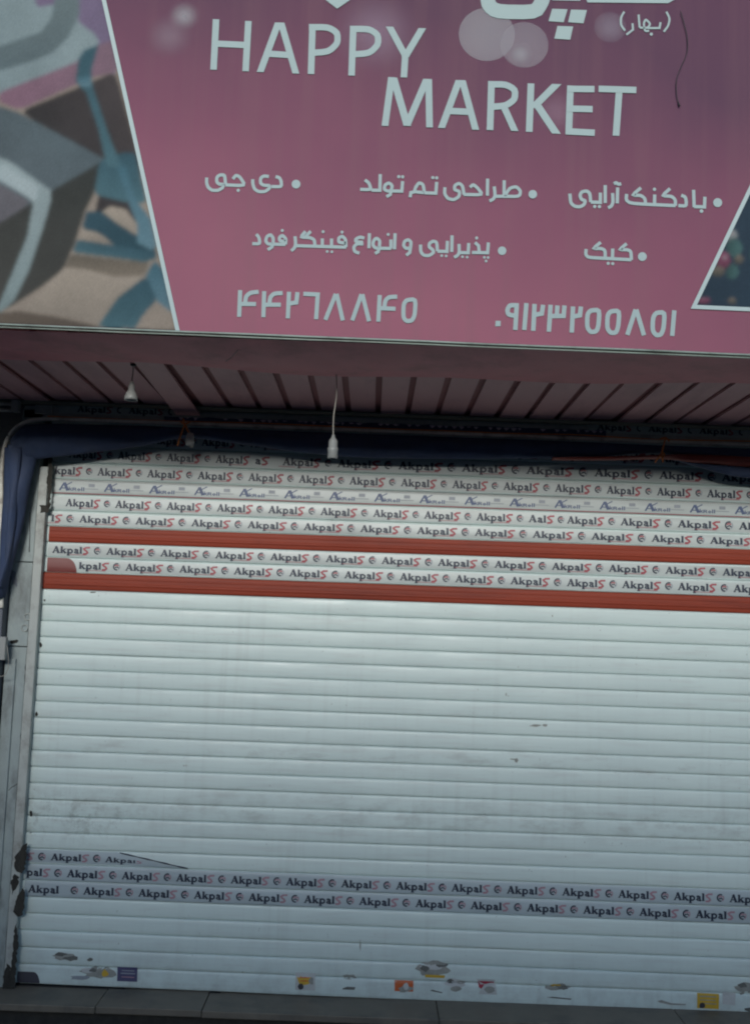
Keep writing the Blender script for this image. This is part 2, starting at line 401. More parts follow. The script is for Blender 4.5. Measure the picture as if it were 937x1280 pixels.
def row_mesh(bm, row, x0, x1, v0=0.0, v1=1.0, proud=0.0, nx=90, mi=0, back=False):
    vs = [v0] + [p for p, _ in PROF if v0 < p < v1] + [v1]
    grid = [[bm.verts.new(S(row, x0+(x1-x0)*i/nx, v, proud)) for v in vs] for i in range(nx+1)]
    for a, b in zip(grid, grid[1:]):
        for j in range(len(vs)-1):
            f = bm.faces.new((a[j], b[j], b[j+1], a[j+1])); f.smooth = True; f.material_index = mi
shut = empty('roller_shutter', ((XL+XR)/2, 0, STEP_Z), 'closed white roller shutter with red bands and lettered strips under the sign', 'roller shutter')
ROW0 = 0
bm = bmesh.new()
for k in range(NB-1): row_mesh(bm, k, XL-.02, XR+.02)
cur = obj_bm('curtain', bm, M['white'], shut)
for name in ():
    pass
def strip(row, x0, x1, mt, name, v0=.10, v1=.86, proud=.0015, parent=None, label=None):
    bm = bmesh.new(); row_mesh(bm, row, x0, x1, v0, v1, proud)
    o = obj_bm(name, bm, mt, parent or shut)
    if label: o['label'] = label
    return o
# rows: 2 = tape behind the tarpaulin, 3 = A, 4 = B, 5 = C (thin red lines), 6 = D, 7 = E, 8 = red band, 9 = G, 10 = H, 11 = red band
def px2x(px, row):      # photograph column -> x along the slat
    t = (px-60)/877.0; py = (left[row]+left[row+1])/2*(1-t) + (rightb[row]+rightb[row+1])/2*t
    return UP(px, py).x
kk = [0]
def ribbon(bm, pts, wd, place, mi=0, sub=0):
    """2-D stroke of width wd with mitred joints; place(u, v, lift) puts it on its surface"""
    kk[0] += 1; lift = (kk[0] % 40)*.00004
    P = [Vector((a, b)) for a, b in pts]; closed = (P[0]-P[-1]).length < 1e-6
    if sub:
        Q = []
        for a, b in zip(P, P[1:]):
            k_ = max(1, int((b-a).length/sub)); Q += [a.lerp(b, j/k_) for j in range(k_)]
        P = Q+[P[-1]]
    if closed: P = P[:-1]
    n = len(P); L, Rr = [], []
    for i in range(n):
        a = P[i-1] if (i > 0 or closed) else None
        c = P[(i+1) % n] if (i < n-1 or closed) else None
        d1 = (P[i]-a).normalized() if a is not None else None
        d2 = (c-P[i]).normalized() if c is not None else None
        if d1 is None: d1 = d2
        if d2 is None: d2 = d1
        t = (d1+d2)
        t = t.normalized() if t.length > 1e-4 else d1
        nn = Vector((-t.y, t.x)); q = max(.45, nn.dot(Vector((-d1.y, d1.x)))); h = wd/2/q
        L.append(bm.verts.new(place(P[i].x+nn.x*h, P[i].y+nn.y*h, lift))); Rr.append(bm.verts.new(place(P[i].x-nn.x*h, P[i].y-nn.y*h, lift)))
    for i in range(n if closed else n-1):
        j = (i+1) % n
        bm.faces.new((L[i], L[j], Rr[j], Rr[i])).material_index = mi
GL = {
 'A': (1.0, [([(.09,0),(.47,1)], .13), ([(.43,1.0),(.80,0)], .27), ([(.22,.31),(.62,.31)], .11), ([(-.03,.045),(.26,.045)], .09), ([(.60,.045),(1.0,.045)], .09)]),
 'k': (.86, [([(.17,0),(.17,1)], .24), ([(-.01,.045),(.36,.045)], .09), ([(.0,.955),(.17,.955)], .09), ([(.22,.32),(.62,.62)], .11), ([(.34,.42),(.70,0)], .24), ([(.42,.625),(.78,.625)], .08), ([(.56,.045),(.88,.045)], .09)]),
 'p': (.84, [([(.17,.66),(.17,-.32)], .24), ([(-.01,-.29),(.38,-.29)], .09), ([(.0,.62),(.17,.62)], .09), ([(.22,.57),(.45,.60),(.66,.45),(.66,.2),(.48,.05),(.22,.08)], .19)]),
 'a': (.74, [([(.10,.50),(.28,.60),(.48,.52),(.50,.06),(.68,.05)], .22), ([(.48,.36),(.2,.3),(.13,.16),(.25,.06),(.48,.12)], .15)]),
 'l': (.42, [([(.18,0),(.18,1)], .24), ([(-.01,.045),(.38,.045)], .09), ([(.0,.955),(.18,.955)], .09)]),
 'S': (.80, [([(.92,.93),(.40,.90),(.14,.72),(.28,.52),(.52,.38),(.62,.16),(.45,0),(.05,-.02)], .23)]),
}
def word(bm, row, x, wd, cut=0, dx=0, v0=.27, cap=.45, red=1, text='AkpalS', proud=.0021, xmax=99, drop=0):
    tot = sum(GL[c][0] for c in text); sx = wd/tot; u = 0
    for i, c in enumerate(text):
        aw, strokes = GL[c]
        if i >= cut and not (c == 'S' and drop):
            def place(a, b, l, u=u): return S(row, x+(u+a)*sx, max(.03, min(.97, v0+b*cap)), proud+l)
            for pts, w_ in strokes:
                if x+(u+.5)*sx < xmax: ribbon(bm, pts, w_*1.12, place, red if c == 'S' else 0, .13)
        u += aw
    if red == 1 and not drop and text == 'AkpalS':
        def place(a, b, l): return S(row, x+a*sx, v0+b*cap, proud+l)
        ribbon(bm, [(2.0,-.16),(4.35,-.19)], .07, place, 1, .3)
def emblem(bm, row, x, rr, v0=.27, cap=.45, red=1, proud=.0021):
    h = zline(row, x)-zline(row+1, x); vc = v0+cap*.5
    def place(a, b, l): return S(row, x+a*rr, max(.03, min(.97, vc+b*rr/h)), proud+l)
    arc = lambda r_, a0, a1: [(r_*math.cos(R(a0+(a1-a0)*i/9)), r_*math.sin(R(a0+(a1-a0)*i/9))) for i in range(10)]
    ribbon(bm, arc(.86, 60, 285), .36, place, 0)
    ribbon(bm, arc(.86, -60, 45), .26, place, 2 if red == 1 else 1)
    ribbon(bm, [(-.55,.15),(-.1,.45),(.55,.25)], .34, place, 1)
    ribbon(bm, [(-.5,-.3),(.1,-.05),(.6,-.35)], .30, place, 0)
INKS = [M['ink'], M['ink_red'], M['ink_grey']]
INKS2 = [M['ink'], M['ink_pink'], M['ink_grey']]
def lettered_row(row, xs, x0=None, x1=None, tape='tape', red=1, name='printed_strip', mm=INKS, v0=.27, cap=.45, label=None, joint=None, tv=(.10,.86), skip_first_cut=0, xmax_px=None, drop=()):
    a = XL+.004 if x0 is None else px2x(x0, row); b = XR if x1 is None else px2x(x1, row)
    o = strip(row, a, b, M[tape], name, tv[0], tv[1], label=label)
    bm = bmesh.new()
    # continue the same rhythm beyond the picture
    xs = list(xs); per = xs[-1]-xs[-2]
    if x1 is None:
        while px2x(xs[-1]+per, row) + .2 < XR: xs.append(xs[-1]+per)
    for i, p in enumerate(xs):
        per = (xs[i+1]-p) if i+1 < len(xs) else (p-xs[i-1])
        xx = px2x(p, row); wd = px2x(p+per, row)-xx
        if joint is not None and abs(p-joint) < 4:
            word(bm, row, xx, wd*.64, text='AalS', v0=v0, cap=cap); emblem(bm, row, xx+wd*.84, wd*.09, v0=v0, cap=cap); continue
        cut = 0
        if xx < a: cut = 1 if xx > a-.12*wd else (2 if xx > a-.26*wd else 4)
        if i == 0 and skip_first_cut: cut = skip_first_cut
        word(bm, row, xx, wd*.675, cut, v0=v0, cap=cap, red=red, xmax=(px2x(xmax_px, row) if xmax_px else 99), drop=(i in drop))
        ex = xx+wd*.835
        if a < ex-.03 and ex < (px2x(xmax_px, row) if xmax_px else b)-.02: emblem(bm, row, ex, wd*.068, v0=v0, cap=cap, red=red)
    obj_bm('lettering', bm, mm, o)
    return o
lettered_row(2, [70,131,192,253,314,375,436,500,565], tv=(.06,.9))
lettered_row(3, [88,148.6,209.5,270.5,331], x1=322, xmax_px=322, tv=(.06,.9), label='first lettered strip, short left piece')
o = lettered_row(3, [354,422,498,577,657,742,823,901,980], x0=322, tv=(.06,.9), label='first lettered strip, wide spaced right piece')
bm = bmesh.new(); word(bm, 3, px2x(319,3), px2x(336,3)-px2x(319,3), text='aS')
for f in bm.faces: pass
obj_bm('lettering', bm, INKS, o)
lettered_row(4, [61,123,185,248,311,374,437,501,565,628.5,692.7,757,819.6,882,946])
lettered_row(6, [83.5,145.4,209.4,272,336,401,466.6,530,595,660,707.7,774.4,845.6,922], joint=660)
lettered_row(7, [31,100.6,170.4,240,310,380,450.5,521,593,665,738,813,886,960])
lettered_row(9, [66.6,134,201.5,270,338.5,407.5,477,547,617.5,689,760,830.6,901.8,972])
lettered_row(10, [90,157.8,225,293,362,430.6,499.6,568.8,637.5,707.7,776.4,845.6,914.9,984], x0=86, skip_first_cut=1)
# AkRoll strip with thin red lines
def roll_row(row):
    o = strip(row, XL+.004, XR, M['tape'], 'printed_strip', .04, .98, label='narrow strip with small blue lettering between thin red lines')
    bm = bmesh.new()
    for v in (.045, .93):
        row_h = .085 if v > .5 else .055
        vs = (v-row_h/2+.02, v+row_h/2+.02)
        a = [[bm.verts.new(S(row, XL+.004+(XR-XL-.004)*i/40, vv, .0022)) for vv in vs] for i in range(41)]
        for p, q in zip(a, a[1:]): bm.faces.new((p[0], q[0], q[1], p[1])).material_index = 1
    px = 76.0
    small = {'k': (.62, [([(.1,0),(.1,1)], .16), ([(.15,.35),(.5,.7)], .14), ([(.25,.4),(.5,0)], .16)]),
             'R': (.75, [([(.1,0),(.1,.8)], .18), ([(.1,.74),(.45,.72),(.55,.58),(.45,.42),(.1,.4)], .13), ([(.35,.4),(.6,0)], .16)]),
             'o': (.66, [([(.1,.3),(.3,.55),(.52,.3),(.3,.06),(.1,.3)], .15)]),
             'l': (.32, [([(.14,0),(.14,.95)], .18)])}
    while px2x(px+30, row) < XR:
        x = px2x(px, row); s = px2x(px+13, row)-x
        def place(a, b, l): return S(row, x+a*s, .24+b*.52, .0021+l)
        ribbon(bm, [(.0,0),(.42,1)], .17, place, 0, .13); ribbon(bm, [(.42,1),(.78,0)], .30, place, 0, .13); ribbon(bm, [(.2,.3),(.62,.3)], .12, place, 0)
        ribbon(bm, [(.52,.62),(1.15,1.08)], .12, place, 0, .13)
        u = .86
        for ch in 'kRoll':
            aw, st = small[ch]
            for pts, w_ in st:
                ribbon(bm, [(u+a*.62, b*.5) for a, b in pts], w_*.62, place, 2, .13)
            u += aw*.58
        # little printed stamp between the words
        ribbon(bm, [(2.75,.72),(3.35,.72)], .42, place, 3); ribbon(bm, [(2.4,.28),(3.7,.28)], .10, place, 4)
        px += 56.1
    obj_bm('lettering', bm, [M['ink_blue'], M['ink_red'], M['ink_blue'], M['ink_grey'], M['ink_grey']], o)
roll_row(5)
# red slats
strip(8, XL+.004, XR, M['red_paint'], 'red_band', .0, .97, .0013)
strip(11, XL-.012, XR, M['red_paint'], 'red_band', .0, .99, .0013)
def bead(row, v, h, lift):
    bm = bmesh.new(); vs = [v-h, v-h*.5, v, v+h*.5, v+h]; n = 60
    g = [[bm.verts.new(S(row, XL+.006+(XR-XL-.006)*i/n, q, .0014+lift*(1-((q-v)/h)**2))) for q in vs] for i in range(n+1)]
    for a, b in zip(g, g[1:]):
        for j in range(4): bm.faces.new((a[j], b[j], b[j+1], a[j+1])).smooth = True
    obj_bm('pressed_bead', bm, M['red_paint'], shut)
for row in (8, 11):
    bead(row, .34, .11, .0035); bead(row, .70, .06, .0016)
# faded brown-red tape end on row 10
def tab(row, xa, xb, mt, v0, v1, proud, name, rnd=.5, parent=None, label=None):
    bm = bmesh.new(); n = 10; x0 = px2x(xa, row); x1 = px2x(xb, row); r = (x1-x0)*rnd
    cols = [x0, x0+(x1-x0-r)*.5, x1-r] + [x1-r+r*math.sin(math.pi/2*k/n) for k in range(1, n+1)]
    g = []
    for x in cols:
        t = max(0, (x-(x1-r))/r); top = v0 + (v1-v0)*max(.25, math.sqrt(max(0, 1-t*t)))
        g.append([bm.verts.new(S(row, x, v0+(top-v0)*j/5, proud)) for j in range(6)])
    for a, b in zip(g, g[1:]):
        for j in range(5): bm.faces.new((a[j], b[j], b[j+1], a[j+1])).smooth = True
    o = obj_bm(name, bm, mt, parent or shut)
    if label: o['label'] = label
tab(10, 60, 97, mat('brown_tape', (.16,.035,.03), .5, .15, 9), .02, .95, .0034, 'tape_end', .35, label='dull brown red tape end')
tab(NB-2, 23, 51, mat('dark_tape', (.045,.045,.06), .5, .2, 9), .05, .62, .0016, 'tape_end', .3, label='dark grey tape end at the bottom left corner')
# lower grey tapes (rows 28..30), first one torn off
GT = ('grey_tape', INKS2)
def torn_strip(row):
    x0 = XL+.004; x1 = px2x(236, row); bm = bmesh.new(); xt = px2x(150, row); n = 50; g = []
    rnd = random.Random(2)
    for i in range(n+1):
        x = x0+(x1-x0)*i/n; t = max(0, (x-xt)/(x1-xt)); top = .94*(1-t)+.05*t - (rnd.uniform(0, .06) if t > 0 else 0)
        g.append([bm.verts.new(S(row, x, .02+(max(top, .03)-.02)*j/5, .0015)) for j in range(6)])
    for a, b in zip(g, g[1:]):
        for j in range(5): bm.faces.new((a[j], b[j], b[j+1], a[j+1])).smooth = True
    o = obj_bm('printed_strip', bm, M['grey_tape'], shut); o['label'] = 'torn grey strip ending at the left'
    bm = bmesh.new(); a = px2x(65.3, row); wd = px2x(133.5, row)-a
    word(bm, row, px2x(-3, row), wd*.675, 4, red=3); emblem(bm, row, px2x(54, row), wd*.068, red=3)
    word(bm, row, a, wd*.675, red=3); emblem(bm, row, a+wd*.835, wd*.068, red=3)
    xx = px2x(133, row)
    for cc, cp in (('A', .42), ('k', .36), ('p', .32), ('a', .3), ('l', .22), ('S', .18)):
        aw = GL[cc][0]; sx = wd*.675/4.66
        for pts, w_ in GL[cc][1]:
            def place(p, q, l): return S(row, xx+p*sx, max(.04, .27+min(q, .9)*cp), .0021+l)
            ribbon(bm, pts, w_, place, 3 if cc == 'S' else 0, .13)
        xx += aw*sx
    # rolled dark lip of the tear
    lip = [S(row, px2x(150+86*t, row), .92*(1-t)+.05*t, .003) for t in [i/12 for i in range(13)]]
    add_tube(bm, lip, [.002+.002*math.sin(i) ** 2 for i in range(13)], 5, 0)
    obj_bm('lettering', bm, [M['ink'], M['ink_pink'], M['ink_grey'], M['ink_pink']], o)
torn_strip(28)
lettered_row(29, [16,85.3,153.7,221.4,289.4,358,426.8,495,564,633,702,771.7,840.8,910,979], tape='grey_tape', red=3, mm=[M['ink'], M['ink_pink'], M['ink_grey'], M['ink_pink']], tv=(.02,.96))
lettered_row(30, [37.1,105.8,174.2,243.5,311.5,380.6,449,519.2,588,658,728,798,868,938], tape='grey_tape', red=3, mm=[M['ink'], M['ink_pink'], M['ink_grey'], M['ink_pink']], tv=(.02,.96), drop=(0,))
# bottom bar
bm = bmesh.new()
z0 = zline(NB-1, XL); z1 = zline(NB-1, XR)
for (x, z) in ((XL-.02, z0), (XR+.02, z1)):
    pass
v = []
for x in (XL-.02, XR+.02):
    zz = zline(NB-1, x)
    v.append([bm.verts.new((x, y, z)) for y, z in ((-.014, zz-.004), (.02, zz-.004), (.02, STEP_Z-.02), (-.014, STEP_Z-.02))])
for j in range(4): bm.faces.new((v[0][j], v[1][j], v[1][(j+1) % 4], v[0][(j+1) % 4]))
bm.faces.new(v[0]); bm.faces.new(v[1][::-1])
obj_bm('bottom_seal', bm, M['black'], shut)
# guide rails
for s, (a, b) in enumerate(((RAIL_L, XL-.006), (XR+.004, XR+.07))):
    bm = bmesh.new()
    add_box(bm, a, b, -.06, -.022, STEP_Z+.002, SOF_Z-.32); add_box(bm, a, a+.012 if s == 0 else b, -.0215, .06, STEP_Z+.002, SOF_Z-.32)
    obj_bm('guide_rail', bm, M['rail'], shut, bevel=.003)
# broken and blackened stretches of the left rail
def rail_patch(pts, seed):
    rnd = random.Random(seed); bm = bmesh.new(); P = []
    for (a, b), (c, d) in zip(pts, pts[1:]+pts[:1]):
        n_ = max(1, int(math.hypot(c-a, d-b)/3))
        for j in range(n_):
            t = j/n_; P.append(UP(a+(c-a)*t+rnd.uniform(-1.3, 1.3), b+(d-b)*t+rnd.uniform(-.8, .8), -.063))
    f = bm.faces.new([bm.verts.new(p) for p in P]); r = bmesh.ops.extrude_face_region(bm, geom=[f])
    for e in r['geom']:
        if isinstance(e, bmesh.types.BMVert): e.co.y += .002
    for f in bm.faces: f.normal_update()
    bmesh.ops.triangulate(bm, faces=[f for f in bm.faces if len(f.verts) > 4])
    obj_bm('grime_patch', bm, M['grime'], shut)
rail_patch([(30,1056),(34,1054),(33,1074),(31,1086),(29,1092),(22,1090),(17,1082),(20,1068),(25,1062)], 1)
rail_patch([(30,1108),(31,1122),(29,1144),(22,1146),(17,1140),(19,1126),(24,1116)], 2)
rail_patch([(18,1092),(24,1096),(22,1108),(16,1118),(14,1110),(15,1098)], 5)
rail_patch([(21,1152),(23,1176),(20,1208),(19,1236),(11,1238),(12,1216),(17,1186),(18,1164)], 6)
rail_patch([(9,1205),(14,1210),(12,1236),(4,1238),(5,1218)], 7)
rail_patch([(61,572),(66,572),(65,600),(62,636),(58,636),(60,612),(59,600)], 3)
rail_patch([(50,632),(63,631),(62,640),(51,641)], 4)
# grimy gap bits along the left edge
for (a, b) in ((56,748),(51,806),(46,893),(39,1044),(39,1017)):
    blob(a, b, 1.6, 3.2, -.0125, M['grime'], shut, 'grime_spot', n=9, seed=a+b, th=.004)

# header above the curtain: cover board with its own strips
hz0, hz1 = SOF_Z-.34, SOF_Z-.012
box('cover_board', PIL_L+.01, XR+.24, -.05, .015, SOF_Z-.075, hz1, M['header'], shut, .002)
def flat_text(bm, px0, py0, px1, py1, cap_px, n, y, red=1):
    """lettering along a straight line on the plane y (header strips)"""
    for i in range(n):
        t0 = i/n; a = Vector((px0+(px1-px0)*t0, py0+(py1-py0)*t0)); d = Vector(((px1-px0)/n, (py1-py0)/n))
        ex = d.normalized(); ey = Vector((ex.y, -ex.x)); tot = 4.66; s = d.length*.675/tot; u = 0
        for c in 'AkpalS':
            aw, st = GL[c]
            for pts, w_ in st:
                def place(p, q, l, u=u):
                    w2 = a + ex*((u+p)*s) + ey*(q*cap_px); r_ = UP(w2.x, w2.y, y-l); return r_
                ribbon(bm, pts, w_, place, red if c == 'S' else 0)
            u += aw
        cc = a + ex*(d.length*.835) + ey*(cap_px*.5)
        def place(p, q, l): 
            w2 = cc + ex*(p*4) + ey*(q*4); return UP(w2.x, w2.y, y-l)
        arc = [(.86*math.cos(R(60+25*i)), .86*math.sin(R(60+25*i))) for i in range(10)]
        ribbon(bm, arc, .4, place, 0)
def px_quad(pts, y, th=.001):
    bm = bmesh.new(); f = bm.faces.new([bm.verts.new(UP(a, b, y)) for a, b in pts]); return bm
o = obj_bm('printed_strip', px_quad([(74,505.5),(200,509.5),(200,520.5),(74,517)], -.0515), M['tape'], shut)
bm = bmesh.new(); flat_text(bm, 97, 514.8, 225, 519, 7.5, 2, -.0525); obj_bm('lettering', bm, INKS, o)
o = obj_bm('printed_strip', px_quad([(735,528.5),(1040,539.5),(1040,551.5),(735,540.5)], -.0515), M['tape'], shut)
bm = bmesh.new(); flat_text(bm, 746, 537.2, 1001, 546.6, 7.5, 4, -.0525); obj_bm('lettering', bm, INKS, o)
# blue tape with torn whitish edge across the middle of the board
rnd = random.Random(5); top = []; bot = []
for i in range(61):
    x = 205+i*9.2; y = 520.3+(x-205)*.0325
    top.append((x, y+rnd.uniform(-.8, .8))); bot.append((x, y+9.5))
bm = bmesh.new(); T = [bm.verts.new(UP(a, b, -.0516)) for a, b in top]; B = [bm.verts.new(UP(a, b, -.0516)) for a, b in bot]
for i in range(60): bm.faces.new((B[i], B[i+1], T[i+1], T[i]))
o = obj_bm('blue_tape', bm, mat('blue_tape', (.035,.05,.13), .5, .2, 12), shut)
bm = bmesh.new()
for i in range(1, 60):
    if rnd.random() < .72:
        x = 205+i*9.2; y = 521.0+(x-205)*.0325; h = rnd.uniform(1.2, 4.0); w_ = rnd.uniform(4, 9)
        bm.faces.new([bm.verts.new(UP(x+a, y+b+a*.0325, -.0523)) for a, b in ((0,0),(w_*.5,-.4),(w_,.2),(w_*.8,h*.5),(w_*.45,h),(w_*.2,h*.4))])
obj_bm('torn_backing', bm, mat('torn_lilac', (.62,.54,.62), .7, .2, 30), o)
# black box and pipe stubs at the far left of the board
box('end_cap', UP(44,512,-.06).x, UP(66,512,-.06).x, -.062, -.0505, UP(50,517,-.06).z, UP(50,506,-.06).z, M['header'], shut, .002)

# stickers and torn remnants near the bottom
def sticker(pts, mt, name='sticker', proud=.0008, extra=(), label=None):
    """pts in photograph pixels on the slat; laid on the slat's own curved face"""
    def place(px, py, l):
        p = UP(px, py, -.0115); x = p.x
        for row in range(NB-1):
            if zline(row+1, x) <= p.z <= zline(row, x):
                v = (p.z-zline(row+1, x))/(zline(row, x)-zline(row+1, x)); return S(row, x, v, proud+l)
        return Vector((x, -.013-l, p.z))
    def fill(bm, ps, l, mi):
        cx = sum(p[0] for p in ps)/len(ps); cy = sum(p[1] for p in ps)/len(ps)
        c = bm.verts.new(place(cx, cy, l)); ring = [];
        for i, p in enumerate(ps):
            q = ps[(i+1) % len(ps)]
            for k in range(4): ring.append((p[0]+(q[0]-p[0])*k/4, p[1]+(q[1]-p[1])*k/4))
        mids = [bm.verts.new(place((a+cx)/2, (b+cy)/2, l)) for a, b in ring]; outs = [bm.verts.new(place(a, b, l)) for a, b in ring]; n = len(ring)
        for i in range(n):
            j = (i+1) % n
            bm.faces.new((c, mids[i], mids[j])).material_index = mi; bm.faces.new((mids[i], outs[i], outs[j], mids[j])).material_index = mi
    bm = bmesh.new(); fill(bm, pts, .0004, 0); mats = [mt]
    for i, (ps, m2) in enumerate(extra):
        if m2 not in mats: mats.append(m2)
        fill(bm, ps, .0008+.0003*i, mats.index(m2))
    o = obj_bm(name, bm, mats, shut)
    if label: o['label'] = label
    return o
def rag(cx, cy, rx, ry, n=14, jag=.35, seed=0):
    r_ = random.Random(seed); return [(cx+rx*(1+r_.uniform(-jag, jag))*math.cos(2*math.pi*k/n), cy+ry*(1+r_.uniform(-jag, jag))*math.sin(2*math.pi*k/n)) for k in range(n)]
c_yel = mat('sticker_yellow', (.48,.31,.03), .5, .15, 30); c_or = mat('sticker_orange', (.45,.09,.02), .5, .15, 30)
c_red = mat('sticker_red', (.30,.025,.05), .5, .15, 30); c_pur = mat('sticker_purple', (.06,.06,.13), .5, .15, 30)
c_gum = mat('glue_residue', (.25,.26,.235), .8, .35, 40, .2, 120); c_pap = mat('torn_paper', (.42,.44,.43), .8, .15, 40, .2, 120)
c_dk = mat('sticker_print', (.03,.03,.04), .6, .3, 40); c_gum2 = mat('glue_dark', (.11,.115,.105), .8, .45, 60, .2, 120)
sticker(rag(82,1196,15,5,16,.3,1), c_gum, 'torn_sticker', extra=[(rag(76,1193,7,2.4,10,.3,2), c_gum2), (rag(90,1198,9,3,10,.35,3), c_gum2)])
sticker(rag(113,1199.5,4,2,10,.3,4), c_gum2, 'torn_sticker')
sticker(rag(122,1216,21,7,18,.35,5), c_gum, 'torn_sticker', extra=[(rag(110,1213,9,3,10,.3,6), c_pap), (rag(131,1217,6,4.5,8,.4,7), c_yel), (rag(117,1213,5,2.4,8,.4,8), c_gum2), (rag(100,1222,13,3,10,.3,9), M['ink_grey'])], label='torn sticker with yellow scraps')
o = sticker([(147,1208.5),(172,1209.5),(171.5,1227.5),(146.5,1226.5)], c_pur, label='dark purple square sticker', extra=[([(151,1212),(168,1212.8),(168,1214.3),(151,1213.5)], M['ink_grey']), ([(151,1216),(169,1216.8),(169,1218),(151,1217.2)], M['ink_grey']), ([(152,1220.5),(168,1221.3),(168,1222.5),(152,1221.7)], M['ink_pink'])])
sticker([(369.5,1215.5),(394.5,1216.5),(393.5,1238),(369,1237)], c_pap, label='torn yellow sticker with a black mark, left', extra=[(rag(380,1224,9.5,7,12,.2,11), c_yel), (rag(376,1233,3.6,4.2,8,.2,12), c_dk), ([(374,1221),(386,1221.5),(386,1222.6),(374,1222.1)], c_or), ([(375,1225),(388,1225.5),(388,1226.6),(375,1226.1)], c_or), (rag(389,1226,3,5,8,.35,13), c_gum)])
sticker(rag(437,1221,9,3,12,.3,14), c_gum, 'torn_sticker'); sticker([(428,1235),(434,1233),(444,1233.5),(443,1237),(428,1236.5)], c_gum2, 'torn_sticker')
sticker([(493,1225),(516.5,1226),(516,1239.5),(493,1238.5)], c_or, label='orange sticker with torn white middle', extra=[(rag(506,1236,8,4,11,.35,15), c_gum), (rag(507,1233,4,4,9,.3,16), c_pap)])
sticker(rag(541,1211,20,9,20,.18,17), c_gum, 'torn_sticker', extra=[(rag(541,1208,14,4.5,14,.3,18), c_pap), ([(531,1218),(556,1219),(555,1222.5),(531,1221.5)], c_yel), (rag(530,1210,6,4,10,.35,19), c_gum2), (rag(551,1206,7,2.5,10,.35,20), c_gum2)], label='large torn beige sticker remnant above the others')
sticker(rag(569,1229,13,6,14,.3,21), c_pap, 'torn_sticker', extra=[(rag(563,1227,4,3,9,.3,22), c_gum2), (rag(568,1236,7,4,9,.35,23), c_gum), (rag(575,1228,6,2,8,.35,24), c_gum)])
sticker([(537,1238.5),(540,1237),(553,1240.5),(552,1241.5)], c_gum2, 'torn_sticker')
sticker([(595,1223.5),(618,1224.5),(621,1243.5),(598,1242.5),(602,1233)], c_pap, label='torn red and white sticker', extra=[([(597,1226),(617,1227),(616.5,1230.5),(603,1230),(601,1236),(598,1234)], c_red), (rag(611,1237,7,4,10,.35,25), c_gum)])
sticker(rag(698,1234,14,4,14,.35,26), c_gum, 'torn_sticker', extra=[(rag(694,1232,6,2,9,.3,27), c_yel), (rag(703,1235,8,2.2,9,.35,28), c_gum2)])
sticker([(683,1247),(690,1246),(714,1248.3),(713,1249.8)], c_gum2, 'torn_sticker')
sticker([(821,1251.5),(826,1250),(840,1254.5),(857,1255.2),(856,1257),(838,1256.4),(824,1253.5)], c_gum, 'torn_sticker')
sticker([(871,1241.5),(898.5,1243),(898,1262),(871,1260.5)], c_yel, label='yellow square sticker with a black mark, right', extra=[([(874,1245),(895,1246),(895,1247.3),(874,1246.3)], c_gum), ([(874,1249.5),(894,1250.5),(894,1251.6),(874,1250.6)], c_gum), ([(880,1254),(895,1254.8),(895,1256),(880,1255.2)], c_gum), (rag(877,1257,4,4,8,.2,29), c_dk)])
sticker([(903,1240),(919,1241.5),(918.5,1257),(902.5,1255.5)], c_pap, 'torn_sticker')
sticker(rag(931,1236,12,7,16,.3,30), c_gum, 'torn_sticker', extra=[(rag(928,1232,7,3,9,.35,31), c_gum2)])
sticker(rag(936,1262,5,3,9,.3,32), c_gum2, 'torn_sticker')
# scuffs higher up
for i, (a, b, rx, ry) in enumerate(((669,907,7,1.6),(681,906.5,3,1.8),(645,950.5,2.6,3),(641,949,5,.8),(690,770,.8,1.6),(116,740.5,4.5,1.0),(632,868,.8,2),(597,862,.7,.7),(230,957,.7,1.4),(233,957,.8,1.2),(450,1182,.8,6),(635,870,.7,.7))):
    sticker(rag(a, b, rx, ry, 9, .35, 40+i), c_gum2 if i in (5,) else c_gum, 'scuff')

# ------------------------------------------------------------------ shop sign
SX0, SX1 = UP(-420, 300, SIGN_Y).x, UP(1340, 300, SIGN_Y).x
STOP = SIGN_Z + 1.9
sign = empty('shop_sign', (0, SIGN_Y, SIGN_Z), 'large pink shop sign box with white lettering above the shutter', 'sign')
SF = SIGN_Y            # front plane of the banner
bm = bmesh.new()
# banner bottom edge follows the photographed edge (it is slightly askew)
zl = UP(0, 404.5, SF); zr = UP(937, 442.5, SF); sl_ = (zr.z-zl.z)/(zr.x-zl.x)
def zbot(x): return zl.z + sl_*(x-zl.x)
n = 40
for i in range(n):
    xa, xb = SX0+(SX1-SX0)*i/n, SX0+(SX1-SX0)*(i+1)/n
    if i == 0: pa = [bm.verts.new((xa, SF, zbot(xa))), bm.verts.new((xa, SF, STOP))]
    pb = [bm.verts.new((xb, SF, zbot(xb))), bm.verts.new((xb, SF, STOP))]
    bm.faces.new((pa[0], pb[0], pb[1], pa[1])); pa = pb
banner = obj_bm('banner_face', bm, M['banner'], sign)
box('cabinet', SX0, SX1, SF+.012, SF+.30, max(zbot(SX0), zbot(SX1), SIGN_Z)+.012, STOP-.002, M['sheet_metal'], sign)
# greenish aluminium edge along the bottom
bm = bmesh.new()
for (dy, dz, r_) in ((-.004, -.004, .0045), (.006, -.012, .004)):
    add_tube(bm, [(SX0+(SX1-SX0)*i/24, SF+dy, zbot(SX0+(SX1-SX0)*i/24)+dz+random.uniform(-.001, .001)) for i in range(25)], r_, 6)
obj_bm('edge_trim', bm, M['edge'], sign)

